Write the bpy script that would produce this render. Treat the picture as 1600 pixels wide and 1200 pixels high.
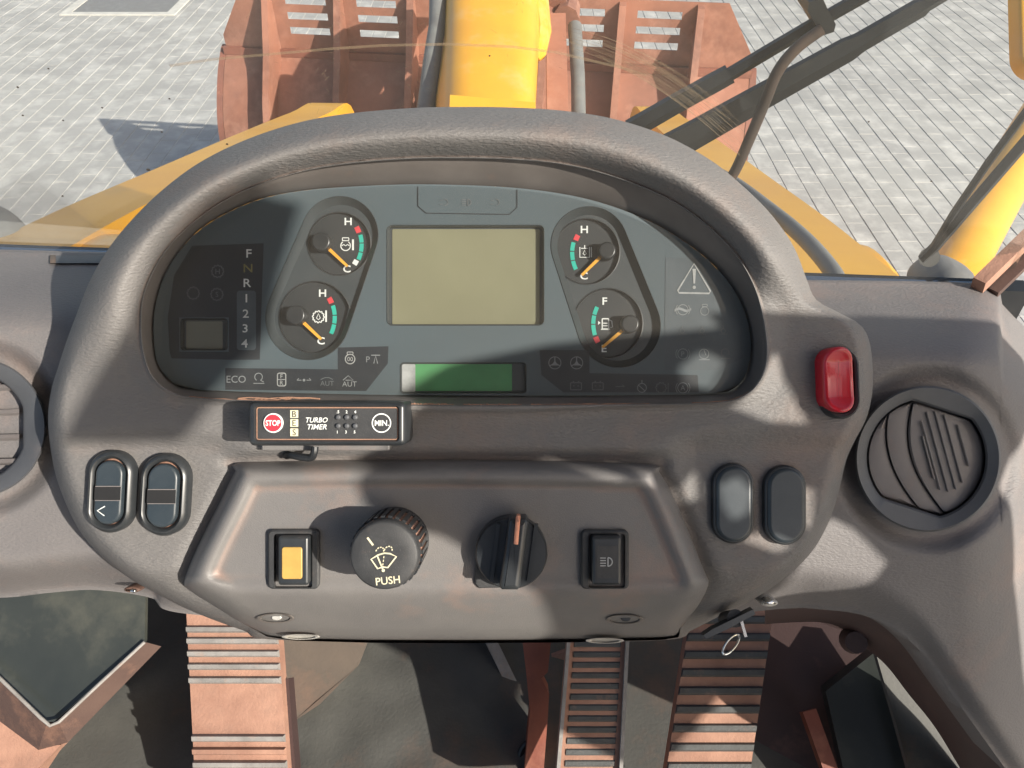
import bpy, bmesh, math, random
from mathutils import Vector, Matrix, noise
R = math.radians
random.seed(7)
S = bpy.context.scene
COL = S.collection
for o in list(bpy.data.objects):
    bpy.data.objects.remove(o)

# ------------------------------------------------------------------ camera, sky, sun, exposure
FPX, DIST, PITCH = 1200.0, 0.456, R(42.8)
CAM = Vector((0, 0, 2.7))
cd = bpy.data.cameras.new('camera')
cam = bpy.data.objects.new('camera', cd); COL.objects.link(cam)
cd.sensor_width = 36; cd.lens = 36 * FPX / 1600; cd.clip_start = 0.01; cd.clip_end = 2000
cam.location = CAM; cam.rotation_euler = (math.pi / 2 - PITCH, 0, 0)
S.camera = cam
SUN = Vector((0.668, -0.555, 0.50)).normalized()
el = math.asin(SUN.z); az = math.atan2(SUN.x, SUN.y)
w = bpy.data.worlds.new('World'); S.world = w; w.use_nodes = True
nt = w.node_tree; bg = nt.nodes['Background']
sky = nt.nodes.new('ShaderNodeTexSky'); sky.sky_type = 'NISHITA'; sky.sun_disc = False
sky.sun_elevation = el; sky.sun_rotation = az; sky.air_density = 1.0; sky.dust_density = 2.5; sky.ozone_density = 1.0
nt.links.new(sky.outputs[0], bg.inputs[0]); bg.inputs[1].default_value = 0.108
sl = bpy.data.lights.new('sun', 'SUN'); sl.energy = 4.8; sl.angle = R(0.5); sl.color = (1.0, 0.93, 0.82)
so = bpy.data.objects.new('sun', sl); COL.objects.link(so)
so.rotation_euler = SUN.to_track_quat('Z', 'Y').to_euler(); so.location = (3, -3, 6)
S.view_settings.view_transform = 'Standard'; S.view_settings.look = 'None'
S.view_settings.gamma = 1; S.view_settings.exposure = 0.70
S.cycles.max_bounces = 8; S.cycles.transparent_max_bounces = 16

# ------------------------------------------------------------------ frames
AX = Vector((0, math.cos(PITCH), -math.sin(PITCH)))
UP = Vector((0, math.sin(PITCH), math.cos(PITCH)))
O = CAM + AX * DIST
DASH = Matrix(((1, 0, 0, O.x), (0, UP.y, -AX.y, O.y), (0, UP.z, -AX.z, O.z), (0, 0, 0, 1)))   # columns: right, up the dash face, out of the face
WORLD = Matrix.Identity(4)
SUND = DASH.to_3x3().inverted() @ SUN

def q(x, y, w=0.0):            # survey point of the dash face, w metres proud of it
    k = (DIST - w) / FPX
    return Vector(((x - 800) * k, (600 - y) * k, w))
def ray(x, y):
    return (AX * FPX + Vector((1, 0, 0)) * (x - 800) + UP * (600 - y)) / FPX
def wd(x, y, depth):
    return CAM + ray(x, y) * depth
def wy(x, y, Y):               # point at forward distance Y
    r = ray(x, y); return CAM + r * ((Y - CAM.y) / r.y)
def wz(x, y, Z):
    r = ray(x, y); return CAM + r * ((Z - CAM.z) / r.z)

def sm(a, b, x):
    t = max(0.0, min(1.0, (x - a) / (b - a))); return t * t * (3 - 2 * t)
def lerp(a, b, t): return a + (b - a) * t

# ------------------------------------------------------------------ materials
def mat(name, col, rough=0.5, col2=None, nscale=30, metal=0.0, dust=None, dust_amt=0.0, dust_scale=18, grain=0.0, gscale=900, gstretch=(1, 1, 1),
        coat=0.0, spec=0.5, fleck=0.0, low=0.35, high=0.65, edge=0.0, world=False):
    m = bpy.data.materials.new(name); m.use_nodes = True
    n = m.node_tree.nodes; l = m.node_tree.links; b = n['Principled BSDF']
    b.inputs['Roughness'].default_value = rough; b.inputs['Metallic'].default_value = metal
    b.inputs['Coat Weight'].default_value = coat; b.inputs['Coat Roughness'].default_value = 0.08
    b.inputs['Specular IOR Level'].default_value = spec
    tc = n.new('ShaderNodeTexCoord')
    gp_ = n.new('ShaderNodeNewGeometry') if world else None
    crd = gp_.outputs['Position'] if world else tc.outputs['Object']
    def noi(scale, detail=5, rgh=0.6, stretch=None):
        t = n.new('ShaderNodeTexNoise'); t.inputs['Scale'].default_value = scale; t.inputs['Detail'].default_value = detail; t.inputs['Roughness'].default_value = rgh
        if stretch:
            mp = n.new('ShaderNodeMapping'); mp.inputs['Scale'].default_value = stretch
            l.new(crd, mp.inputs[0]); l.new(mp.outputs[0], t.inputs[0])
        else: l.new(crd, t.inputs[0])
        return t
    def ramp(src, a, c):
        r = n.new('ShaderNodeMapRange'); r.inputs[1].default_value = a; r.inputs[2].default_value = c; l.new(src, r.inputs[0]); return r
    def mix(fac, c1, c2):
        x = n.new('ShaderNodeMix'); x.data_type = 'RGBA'
        l.new(fac, x.inputs[0])
        for i, c in ((6, c1), (7, c2)):
            if isinstance(c, tuple): x.inputs[i].default_value = (*c, 1)
            else: l.new(c, x.inputs[i])
        return x.outputs[2]
    c = tuple(col); c2 = tuple(col2) if col2 else tuple(v * 0.75 for v in col)
    out = mix(ramp(noi(nscale).outputs[0], low, high).outputs[0], c, c2)
    if dust_amt > 0:
        d = ramp(noi(dust_scale, 8, 0.7).outputs[0], 0.66 - 0.32 * dust_amt, 0.86 - 0.2 * dust_amt)
        mm = n.new('ShaderNodeMath'); mm.operation = 'MULTIPLY'; mm.inputs[1].default_value = min(1.0, dust_amt * 1.3); l.new(d.outputs[0], mm.inputs[0])
        out = mix(mm.outputs[0], out, dust)
        rr = n.new('ShaderNodeMapRange'); rr.inputs[3].default_value = rough; rr.inputs[4].default_value = min(1, rough + 0.3); l.new(mm.outputs[0], rr.inputs[0]); l.new(rr.outputs[0], b.inputs['Roughness'])
    if edge > 0 and dust:
        g = n.new('ShaderNodeNewGeometry'); p = ramp(g.outputs['Pointiness'], 0.497, 0.44)
        me = n.new('ShaderNodeMath'); me.operation = 'MULTIPLY'; me.inputs[1].default_value = edge; l.new(p.outputs[0], me.inputs[0])
        out = mix(me.outputs[0], out, dust)
    if fleck > 0:
        fl = ramp(noi(2600, 2).outputs[0], 0.62, 0.75)
        mf = n.new('ShaderNodeMath'); mf.operation = 'MULTIPLY'; mf.inputs[1].default_value = fleck; l.new(fl.outputs[0], mf.inputs[0])
        out = mix(mf.outputs[0], out, (0.45, 0.42, 0.38))
    if world:
        hs = n.new('ShaderNodeHueSaturation'); rv = n.new('ShaderNodeMapRange'); rv.inputs[3].default_value = 0.91; rv.inputs[4].default_value = 1.08
        l.new(gp_.outputs['Random Per Island'], rv.inputs[0]); l.new(rv.outputs[0], hs.inputs['Value']); l.new(out, hs.inputs['Color']); out = hs.outputs[0]
    l.new(out, b.inputs['Base Color'])
    if grain > 0:
        bp = n.new('ShaderNodeBump'); bp.inputs['Strength'].default_value = grain; bp.inputs['Distance'].default_value = 0.0012
        l.new(noi(gscale, 4, 0.55, gstretch).outputs[0], bp.inputs['Height']); l.new(bp.outputs[0], b.inputs['Normal'])
    return m

DUST = (0.42, 0.20, 0.12)
M = {}
M['skin'] = mat('brown_grained_plastic', (0.158, 0.151, 0.147), 0.54, (0.134, 0.129, 0.127), 14, dust=(0.32, 0.225, 0.18), dust_amt=0.42, dust_scale=7, grain=0.75, gscale=600, gstretch=(0.5, 1.4, 1), edge=0.3)
M['skin2'] = mat('grey_brown_dash_plastic', (0.165, 0.155, 0.153), 0.56, (0.142, 0.133, 0.134), 10, dust=(0.32, 0.22, 0.18), dust_amt=0.4, dust_scale=7, grain=0.5, gscale=620, gstretch=(0.6, 1.3, 1), edge=0.3)
M['fascia'] = mat('painted_fascia_plastic', (0.168, 0.160, 0.155), 0.42, (0.146, 0.140, 0.138), 22, dust=(0.36, 0.21, 0.15), dust_amt=0.35, dust_scale=13, grain=0.25, gscale=1500, fleck=0.25, edge=0.5)
M['rim'] = mat('smooth_bezel_plastic', (0.150, 0.135, 0.125), 0.36, None, 20, dust=(0.38, 0.22, 0.15), dust_amt=0.25, dust_scale=20)
M['black'] = mat('black_switch_plastic', (0.020, 0.023, 0.026), 0.33, (0.030, 0.033, 0.036), 60, dust=(0.20, 0.15, 0.12), dust_amt=0.18, dust_scale=50, fleck=0.08)
M['blackm'] = mat('matt_black_plastic', (0.028, 0.029, 0.031), 0.55, (0.042, 0.043, 0.045), 80, dust=(0.24, 0.17, 0.13), dust_amt=0.25, dust_scale=60, fleck=0.2, grain=0.15, gscale=1800)
M['blue'] = mat('blue_black_cover_plastic', (0.024, 0.034, 0.042), 0.38, (0.032, 0.042, 0.050), 70, dust=(0.20, 0.20, 0.19), dust_amt=0.15, dust_scale=40, fleck=0.08)
M['vent'] = mat('slate_vent_plastic', (0.088, 0.092, 0.100), 0.5, (0.075, 0.078, 0.086), 30, dust=(0.25, 0.18, 0.15), dust_amt=0.2, dust_scale=30, grain=0.15, gscale=1500)
M['louvre'] = mat('dusty_louvre_plastic', (0.185, 0.168, 0.163), 0.5, (0.155, 0.14, 0.137), 30, dust=(0.30, 0.2, 0.16), dust_amt=0.35, dust_scale=30, grain=0.15, gscale=1500)
M['dark'] = mat('dark_void_plastic', (0.012, 0.012, 0.013), 0.7)
M['panel'] = mat('blue_grey_cluster_face', (0.082, 0.110, 0.126), 0.42, (0.070, 0.096, 0.110), 14, dust=(0.16, 0.18, 0.18), dust_amt=0.15, dust_scale=16)
M['panel_dark'] = mat('dark_label_block', (0.024, 0.030, 0.038), 0.4, None, 30)
M['panel_mid'] = mat('slate_label_block', (0.085, 0.108, 0.124), 0.45, None, 30)
M['pit'] = mat('gauge_recess_face', (0.048, 0.058, 0.064), 0.45, (0.040, 0.050, 0.056), 30)
M['dial'] = mat('gauge_dial_face', (0.022, 0.026, 0.029), 0.5, (0.027, 0.031, 0.034), 40, fleck=0.05)
M['white'] = mat('white_print', (0.80, 0.82, 0.80), 0.5, (0.68, 0.7, 0.68), 90)
M['dim'] = mat('dim_grey_print', (0.28, 0.30, 0.31), 0.5, None, 90)
M['faint'] = mat('faint_grey_print', (0.145, 0.162, 0.172), 0.5, None, 90)
M['yellowdim'] = mat('dim_yellow_print', (0.22, 0.20, 0.07), 0.5, None, 90)
M['teal'] = mat('teal_scale_print', (0.02, 0.48, 0.36), 0.5, (0.02, 0.40, 0.31), 90)
M['redp'] = mat('red_scale_print', (0.72, 0.05, 0.07), 0.5, (0.6, 0.05, 0.06), 90)
M['amber'] = mat('amber_needle_paint', (0.85, 0.42, 0.05), 0.4, (0.8, 0.36, 0.04), 90)
M['lcd'] = mat('khaki_display_glass', (0.235, 0.23, 0.15), 0.35, (0.195, 0.19, 0.12), 9, fleck=0.05)
M['lcds'] = mat('grey_green_display_glass', (0.17, 0.17, 0.135), 0.35, (0.14, 0.14, 0.11), 30)
M['green'] = mat('green_display_glass', (0.10, 0.34, 0.14), 0.3, (0.07, 0.26, 0.10), 30)
M['silver'] = mat('silver_label', (0.45, 0.46, 0.46), 0.45, (0.28, 0.29, 0.29), 120, fleck=0.3)
M['red'] = mat('glossy_red_plastic', (0.52, 0.012, 0.025), 0.25, (0.44, 0.01, 0.022), 40, coat=0.3)
M['redb'] = mat('red_button_print', (0.75, 0.04, 0.06), 0.4, (0.68, 0.035, 0.05), 60)
M['lens'] = mat('amber_lens', (0.50, 0.32, 0.085), 0.35, (0.42, 0.26, 0.07), 60, dust=(0.5, 0.4, 0.25), dust_amt=0.2, dust_scale=120)
M['cream'] = mat('cream_print', (0.75, 0.70, 0.50), 0.5, None, 90)
M['peach'] = mat('faded_orange_pointer', (0.85, 0.36, 0.22), 0.5, None, 90)
M['chrome'] = mat('bright_steel', (0.72, 0.72, 0.70), 0.22, (0.6, 0.6, 0.58), 60, metal=1.0)
M['bolt'] = mat('pale_bolt_steel', (0.62, 0.60, 0.56), 0.45, None, 60, metal=0.4)
M['orange_dust'] = mat('orange_dust_crust', (0.36, 0.20, 0.13), 0.9, (0.24, 0.14, 0.10), 60, grain=0.4, gscale=700)
M['yellow'] = mat('loader_yellow_paint', (0.72, 0.37, 0.028), 0.38, (0.64, 0.31, 0.028), 3, dust=(0.62, 0.44, 0.24), dust_amt=0.4, dust_scale=5, grain=0.1, gscale=60)
M['rust'] = mat('rusty_bucket_steel', (0.34, 0.145, 0.092), 0.65, (0.18, 0.078, 0.054), 2.2, dust=(0.46, 0.24, 0.17), dust_amt=0.55, dust_scale=4.5, grain=0.5, gscale=40)
M['rust_dark'] = mat('worn_bucket_edge', (0.24, 0.09, 0.06), 0.6, (0.17, 0.07, 0.05), 5, dust=(0.6, 0.3, 0.18), dust_amt=0.35, dust_scale=12)
M['paver'] = mat('pale_grey_paver', (0.36, 0.355, 0.335), 0.62, (0.30, 0.295, 0.285), 1.1, dust=(0.58, 0.57, 0.54), dust_amt=0.6, dust_scale=4.5, grain=0.6, gscale=90, low=0.3, high=0.7, world=True)
M['sand'] = mat('joint_sand', (0.54, 0.53, 0.49), 0.95, (0.44, 0.43, 0.40), 8, grain=0.5, gscale=150)
M['rubber'] = mat('weathered_black_rubber', (0.012, 0.014, 0.017), 0.5, (0.020, 0.022, 0.025), 25, dust=(0.12, 0.10, 0.08), dust_amt=0.2, dust_scale=30)
M['hose'] = mat('dusty_black_hose', (0.055, 0.045, 0.042), 0.6, (0.09, 0.06, 0.05), 30, dust=(0.25, 0.15, 0.11), dust_amt=0.4, dust_scale=25)
M['hosegrey'] = mat('grey_hydraulic_hose', (0.16, 0.165, 0.16), 0.6, (0.12, 0.12, 0.12), 12, dust=(0.36, 0.26, 0.2), dust_amt=0.3, dust_scale=10)
M['grey'] = mat('dusty_grey_cast_cover', (0.20, 0.20, 0.195), 0.6, (0.15, 0.15, 0.15), 12, dust=(0.36, 0.33, 0.29), dust_amt=0.4, dust_scale=12)
M['mat'] = mat('worn_rubber_floor_mat', (0.092, 0.092, 0.084), 0.75, (0.055, 0.056, 0.054), 7, dust=(0.24, 0.15, 0.105), dust_amt=0.42, dust_scale=7, grain=0.4, gscale=250)
M['kick'] = mat('dusty_tan_kick_plate', (0.145, 0.115, 0.092), 0.8, (0.10, 0.085, 0.072), 9, dust=(0.32, 0.185, 0.125), dust_amt=0.5, dust_scale=9, grain=0.3, gscale=250)
M['red_steel'] = mat('dusty_red_brown_steel', (0.25, 0.075, 0.045), 0.6, (0.16, 0.05, 0.035), 8, dust=(0.50, 0.23, 0.14), dust_amt=0.4, dust_scale=12, grain=0.3, gscale=200)
M['pedal'] = mat('orange_dusted_pedal', (0.40, 0.225, 0.16), 0.85, (0.29, 0.155, 0.11), 22, dust=(0.24, 0.15, 0.115), dust_amt=0.45, dust_scale=28, grain=0.5, gscale=350)
M['tread'] = mat('grey_worn_tread', (0.30, 0.285, 0.27), 0.6, (0.20, 0.19, 0.18), 40, dust=(0.50, 0.27, 0.17), dust_amt=0.3, dust_scale=70, grain=0.3, gscale=400)
M['tread_dark'] = mat('dark_slate_tread', (0.075, 0.080, 0.080), 0.6, (0.055, 0.058, 0.058), 40, dust=(0.40, 0.22, 0.15), dust_amt=0.3, dust_scale=60, grain=0.3, gscale=400)
M['brown_seal'] = mat('dusty_brown_seal', (0.10, 0.062, 0.050), 0.6, (0.075, 0.045, 0.038), 15, dust=(0.42, 0.22, 0.14), dust_amt=0.35, dust_scale=14, grain=0.3, gscale=300)
M['lip'] = mat('dark_maroon_trim', (0.065, 0.038, 0.035), 0.5, (0.05, 0.03, 0.03), 12, dust=(0.25, 0.14, 0.11), dust_amt=0.3, dust_scale=16, grain=0.2, gscale=400)
M['seat'] = mat('dark_seat_cloth', (0.04, 0.04, 0.042), 0.9, None, 40)
M['scratch'] = mat('dusty_scratch', (0.33, 0.25, 0.16), 0.8, None, 60)
_n = M['scratch'].node_tree; _m = _n.nodes.new('ShaderNodeMixShader'); _t = _n.nodes.new('ShaderNodeBsdfTransparent'); _m.inputs[0].default_value = 0.38
_n.links.new(_t.outputs[0], _m.inputs[1]); _n.links.new(_n.nodes['Principled BSDF'].outputs[0], _m.inputs[2]); _n.links.new(_m.outputs[0], _n.nodes['Material Output'].inputs[0])
M['grime'] = mat('dead_insect_speck', (0.05, 0.04, 0.03), 0.8, None, 60)

def glass(name, haze, tint, hscale, refl):
    m = bpy.data.materials.new(name); m.use_nodes = True
    n = m.node_tree.nodes; l = m.node_tree.links; n.remove(n['Principled BSDF']); out = n['Material Output']
    tr = n.new('ShaderNodeBsdfTransparent'); tr.inputs[0].default_value = (*tint, 1)
    df = n.new('ShaderNodeBsdfDiffuse'); df.inputs[0].default_value = (0.70, 0.64, 0.55, 1)
    gl = n.new('ShaderNodeBsdfGlossy'); gl.inputs['Roughness'].default_value = 0.04
    tc = n.new('ShaderNodeTexCoord'); no = n.new('ShaderNodeTexNoise'); no.inputs['Scale'].default_value = hscale; no.inputs['Detail'].default_value = 6; no.inputs['Roughness'].default_value = 0.65
    l.new(tc.outputs['Object'], no.inputs[0])
    mr = n.new('ShaderNodeMapRange'); mr.inputs[1].default_value = 0.3; mr.inputs[2].default_value = 0.75; mr.inputs[3].default_value = haze * 0.6; mr.inputs[4].default_value = haze * 1.5
    l.new(no.outputs[0], mr.inputs[0])
    a = n.new('ShaderNodeMixShader'); l.new(mr.outputs[0], a.inputs[0]); l.new(tr.outputs[0], a.inputs[1]); l.new(df.outputs[0], a.inputs[2])
    fr = n.new('ShaderNodeFresnel'); fr.inputs[0].default_value = 1.45
    k = n.new('ShaderNodeMath'); k.operation = 'MULTIPLY'; k.inputs[1].default_value = refl; l.new(fr.outputs[0], k.inputs[0])
    b = n.new('ShaderNodeMixShader'); l.new(k.outputs[0], b.inputs[0]); l.new(a.outputs[0], b.inputs[1]); l.new(gl.outputs[0], b.inputs[2])
    l.new(b.outputs[0], out.inputs[0])
    return m
M['glass'] = glass('dusty_windscreen_glass', 0.024, (0.97, 0.98, 0.97), 3.0, 0.4)
M['cover'] = glass('dusty_clear_cover', 0.030, (0.97, 0.98, 0.98), 14.0, 1.0)
M['darkglass'] = mat('dirty_dark_window_glass', (0.026, 0.031, 0.030), 0.28, (0.045, 0.050, 0.045), 7, dust=(0.15, 0.145, 0.11), dust_amt=0.4, dust_scale=8)

# ------------------------------------------------------------------ geometry helpers
class G:
    def __init__(s): s.v = []; s.f = []
    def add(s, vs, fs):
        o = len(s.v); s.v += [Vector(p) for p in vs]; s.f += [tuple(i + o for i in f) for f in fs]; return s
    def grid(s, rows, closed=False):      # rows of equal length
        o = len(s.v); n = len(rows[0])
        for r in rows: s.v += [Vector(p) for p in r]
        for i in range(len(rows) - 1):
            for j in range(n if closed else n - 1):
                k = (j + 1) % n
                s.f.append((o + i * n + j, o + i * n + k, o + (i + 1) * n + k, o + (i + 1) * n + j))
        return s
    def cap(s, ring, flip=False):
        o = len(s.v); s.v += [Vector(p) for p in ring]; f = tuple(range(o, o + len(ring))); s.f.append(f[::-1] if flip else f); return s
    def box(s, a, b):
        x0, y0, z0 = a; x1, y1, z1 = b
        return s.add([(x0, y0, z0), (x1, y0, z0), (x1, y1, z0), (x0, y1, z0), (x0, y0, z1), (x1, y0, z1), (x1, y1, z1), (x0, y1, z1)],
                     [(3, 2, 1, 0), (4, 5, 6, 7), (0, 1, 5, 4), (1, 2, 6, 5), (2, 3, 7, 6), (3, 0, 4, 7)])
    def tube(s, pts, r, n=10, flat=None):
        pts = [Vector(p) for p in pts]; rs = r if isinstance(r, (list, tuple)) else [r] * len(pts)
        rows = []; ref = None
        for i, p in enumerate(pts):
            t = (pts[min(i + 1, len(pts) - 1)] - pts[max(i - 1, 0)]).normalized()
            if ref is None: ref = t.orthogonal().normalized()
            ref = (ref - t * ref.dot(t)).normalized(); bi = t.cross(ref)
            rows.append([p + ref * (math.cos(2 * math.pi * k / n) * rs[i]) + bi * (math.sin(2 * math.pi * k / n) * rs[i]) for k in range(n)])
        s.grid(rows, True); s.cap(rows[0], True); s.cap(rows[-1]); return s
    def bar(s, p0, p1, wid, thk, side):    # rectangular bar, 'side' = width direction
        p0 = Vector(p0); p1 = Vector(p1); t = (p1 - p0).normalized(); a = (Vector(side) - t * Vector(side).dot(t)).normalized(); b = t.cross(a)
        w0, w1 = wid if isinstance(wid, tuple) else (wid, wid)
        rows = []
        for p, ww in ((p0, w0), (p1, w1)):
            rows.append([p + a * ww / 2 + b * thk / 2, p - a * ww / 2 + b * thk / 2, p - a * ww / 2 - b * thk / 2, p + a * ww / 2 - b * thk / 2])
        s.grid(rows, True); s.cap(rows[0], True); s.cap(rows[1]); return s
    def slab(s, out, z0, z1, bev=0.0, seg=3, bottom=False, top=True, axis=None, dome=0.0):
        """out: list of (x,y) metres, counter-clockwise; prism from z0 to z1 with rounded upper edge"""
        out = ccw(out); rows = [[(x, y, z0) for x, y in out]]
        if bev > 0:
            for i in range(seg + 1):
                a = math.pi / 2 * i / seg
                ring = inset(out, bev * (1 - math.cos(a)))
                rows.append([(x, y, z1 - bev + bev * math.sin(a)) for x, y in ring])
        else: rows.append([(x, y, z1) for x, y in out])
        s.grid(rows, True)
        if top: s.cap(rows[-1])
        if bottom: s.cap(rows[0], True)
        return s
    def extrude(s, poly, d):               # closed polygon of 3-D points pushed along d
        poly = [Vector(p) for p in poly]; d = Vector(d)
        rows = [poly, [p + d for p in poly]]
        s.grid(rows, True); s.cap(rows[0], True); s.cap(rows[1]); return s

def ccw(p):
    a = sum(p[i][0] * p[(i + 1) % len(p)][1] - p[(i + 1) % len(p)][0] * p[i][1] for i in range(len(p)))
    return [(x[0], x[1]) for x in (p if a > 0 else p[::-1])]
def inset(p, d):
    n = len(p); r = []
    for i in range(n):
        a = Vector(p[i - 1]); b = Vector(p[i]); c = Vector(p[(i + 1) % n])
        e1 = (b - a); e2 = (c - b)
        if e1.length < 1e-9 or e2.length < 1e-9: r.append(p[i]); continue
        e1.normalize(); e2.normalize()
        n1 = Vector((-e1.y, e1.x)); n2 = Vector((-e2.y, e2.x)); m = (n1 + n2)
        if m.length < 1e-6: r.append(p[i]); continue
        m.normalize(); k = d / max(0.5, m.dot(n1)); r.append((b.x + m.x * k, b.y + m.y * k))
    return r
def rrect(x0, y0, x1, y1, r, n=5):          # rounded rectangle in any units
    p = []
    for cx, cy, a0 in ((x1 - r, y1 - r, 0), (x0 + r, y1 - r, 90), (x0 + r, y0 + r, 180), (x1 - r, y0 + r, 270)):
        for i in range(n + 1):
            a = R(a0 + 90 * i / n); p.append((cx + r * math.cos(a), cy + r * math.sin(a)))
    return p
def circ(cx, cy, r, n=40, ry=None): return [(cx + r * math.cos(2 * math.pi * i / n), cy + (ry or r) * math.sin(2 * math.pi * i / n)) for i in range(n)]
def capsule(c0, r0, c1, r1, n=20):          # hull of two circles
    a = Vector(c0); b = Vector(c1); d = (b - a); ang = math.atan2(d.y, d.x); al = math.acos(max(-1, min(1, (r0 - r1) / d.length)))
    p = []
    for i in range(n + 1):
        t = ang + al + (2 * math.pi - 2 * al) * i / n; p.append((a.x + r0 * math.cos(t), a.y + r0 * math.sin(t)))
    for i in range(n + 1):
        t = ang - al + 2 * al * i / n; p.append((b.x + r1 * math.cos(t), b.y + r1 * math.sin(t)))
    return p
def pq(out, w): return [tuple(q(x, y, w)[:2]) for x, y in out]
def catmull(pts, n=8, closed=True):
    r = []; L = len(pts)
    for i in range(L if closed else L - 1):
        g = (lambda k: pts[k % L]) if closed else (lambda k: pts[max(0, min(L - 1, k))])
        p0, p1, p2, p3 = g(i - 1), g(i), g(i + 1), g(i + 2)
        for j in range(n):
            t = j / n
            r.append(tuple(0.5 * ((2 * p1[k]) + (-p0[k] + p2[k]) * t + (2 * p0[k] - 5 * p1[k] + 4 * p2[k] - p3[k]) * t * t + (-p0[k] + 3 * p1[k] - 3 * p2[k] + p3[k]) * t ** 3) for k in range(len(p1))))
    if not closed: r.append(tuple(pts[-1]))
    return r
def polar(poly, c, N):                       # distance from c to the outline in N directions
    res = []
    for i in range(N):
        a = 2 * math.pi * i / N; dx, dy = math.cos(a), math.sin(a); best = 0
        for k in range(len(poly)):
            x1, y1 = poly[k][0] - c[0], poly[k][1] - c[1]; x2, y2 = poly[(k + 1) % len(poly)][0] - c[0], poly[(k + 1) % len(poly)][1] - c[1]
            ex, ey = x2 - x1, y2 - y1; den = dx * ey - dy * ex
            if abs(den) < 1e-9: continue
            t = (x1 * ey - y1 * ex) / den; u = (x1 * dy - y1 * dx) / den
            if t > 0 and -1e-6 <= u <= 1 + 1e-6: best = max(best, t)
        res.append((c[0] + dx * best, c[1] + dy * best))
    return res
def pdist(x, y, poly):
    b = 1e9
    for i in range(len(poly)):
        x1, y1 = poly[i - 1]; x2, y2 = poly[i]; ex, ey = x2 - x1, y2 - y1; L = ex * ex + ey * ey
        t = max(0, min(1, ((x - x1) * ex + (y - y1) * ey) / L)) if L else 0
        b = min(b, (x - x1 - t * ex) ** 2 + (y - y1 - t * ey) ** 2)
    return math.sqrt(b)
def inside(x, y, poly):
    c = False
    for i in range(len(poly)):
        x1, y1 = poly[i - 1]; x2, y2 = poly[i]
        if (y1 > y) != (y2 > y) and x < (x2 - x1) * (y - y1) / (y2 - y1) + x1: c = not c
    return c

def link(name, g, m, origin, smooth=35):
    me = bpy.data.meshes.new(name)
    me.from_pydata([tuple(Vector(p) - origin) for p in g.v], [], g.f)
    me.materials.append(M[m]); me.update()
    if smooth:
        for p in me.polygons: p.use_smooth = True
        me.set_sharp_from_angle(angle=R(smooth))
    o = bpy.data.objects.new(name, me); COL.objects.link(o); return o
def props(o, label=None, cat=None, group=None, kind=None):
    if label: o['label'] = label
    if cat: o['category'] = cat
    if group: o['group'] = group
    if kind: o['kind'] = kind
class T:
    """a thing: an Empty (or one mesh) at its base in frame fr; parts are meshes in the same coordinates"""
    def __init__(s, name, label, cat, origin, fr=DASH, group=None, mesh=None, kind=None, smooth=35):
        s.o = Vector(origin)
        if mesh: s.root = link(name, mesh[0], mesh[1], s.o, smooth)
        else: s.root = bpy.data.objects.new(name, None); COL.objects.link(s.root); s.root.empty_display_size = 0.02
        s.root.matrix_world = fr @ Matrix.Translation(s.o)
        props(s.root, label, cat, group, kind)
    def part(s, name, g, m, parent=None, smooth=35, label=None, kind=None):
        o = link(name, g, m, s.o, smooth); o.parent = parent or s.root
        props(o, label, kind=kind); return o

def stroke(g, pts, wid, w, closed=False):    # flat printed line, px units on the dash at height w
    pts = [Vector((p[0], p[1])) for p in pts]; n = len(pts); L = []; Rr = []
    for i in range(n):
        a = pts[(i - 1) % n] if closed else pts[max(0, i - 1)]; c = pts[(i + 1) % n] if closed else pts[min(n - 1, i + 1)]
        t = (c - a); t = t.normalized() if t.length > 1e-9 else Vector((1, 0)); nn = Vector((-t.y, t.x)) * wid / 2
        L.append(q(*(pts[i] + nn), w)); Rr.append(q(*(pts[i] - nn), w))
    if closed: L.append(L[0]); Rr.append(Rr[0])
    g.grid([Rr, L]) ; return g
def arc(cx, cy, r, a0, a1, n=14, ry=None): return [(cx + r * math.cos(R(a0 + (a1 - a0) * i / n)), cy - (ry or r) * math.sin(R(a0 + (a1 - a0) * i / n))) for i in range(n + 1)]
def fill(g, out, w):
    p = pq(out, w); p = ccw(p); g.cap([(x, y, w) for x, y in p]); return g
def text(g, s, cx, cy, hpx, w, bold=0.0, shear=0.0, rot=0.0, wide=1.0, wpx=None):
    cu = bpy.data.curves.new('lettering', 'FONT'); cu.body = s; cu.size = 1; cu.offset = bold; cu.shear = shear; cu.resolution_u = 3
    ob = bpy.data.objects.new('lettering', cu); COL.objects.link(ob)
    dg = bpy.context.evaluated_depsgraph_get(); me = bpy.data.meshes.new_from_object(ob.evaluated_get(dg))
    xs = [v.co.x for v in me.vertices]; ys = [v.co.y for v in me.vertices]
    k = hpx / (max(ys) - min(ys)); mx = (max(xs) + min(xs)) / 2; my = (max(ys) + min(ys)) / 2
    kx = k * wide if wpx is None else wpx / (max(xs) - min(xs))
    c, sn = math.cos(R(rot)), math.sin(R(rot)); vs = []
    for v in me.vertices:
        x = (v.co.x - mx) * kx; y = (v.co.y - my) * k
        vs.append(q(cx + x * c - y * sn, cy - (x * sn + y * c), w))
    g.add(vs, [tuple(p.vertices) for p in me.polygons])
    bpy.data.objects.remove(ob); bpy.data.curves.remove(cu); bpy.data.meshes.remove(me); return g

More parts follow.
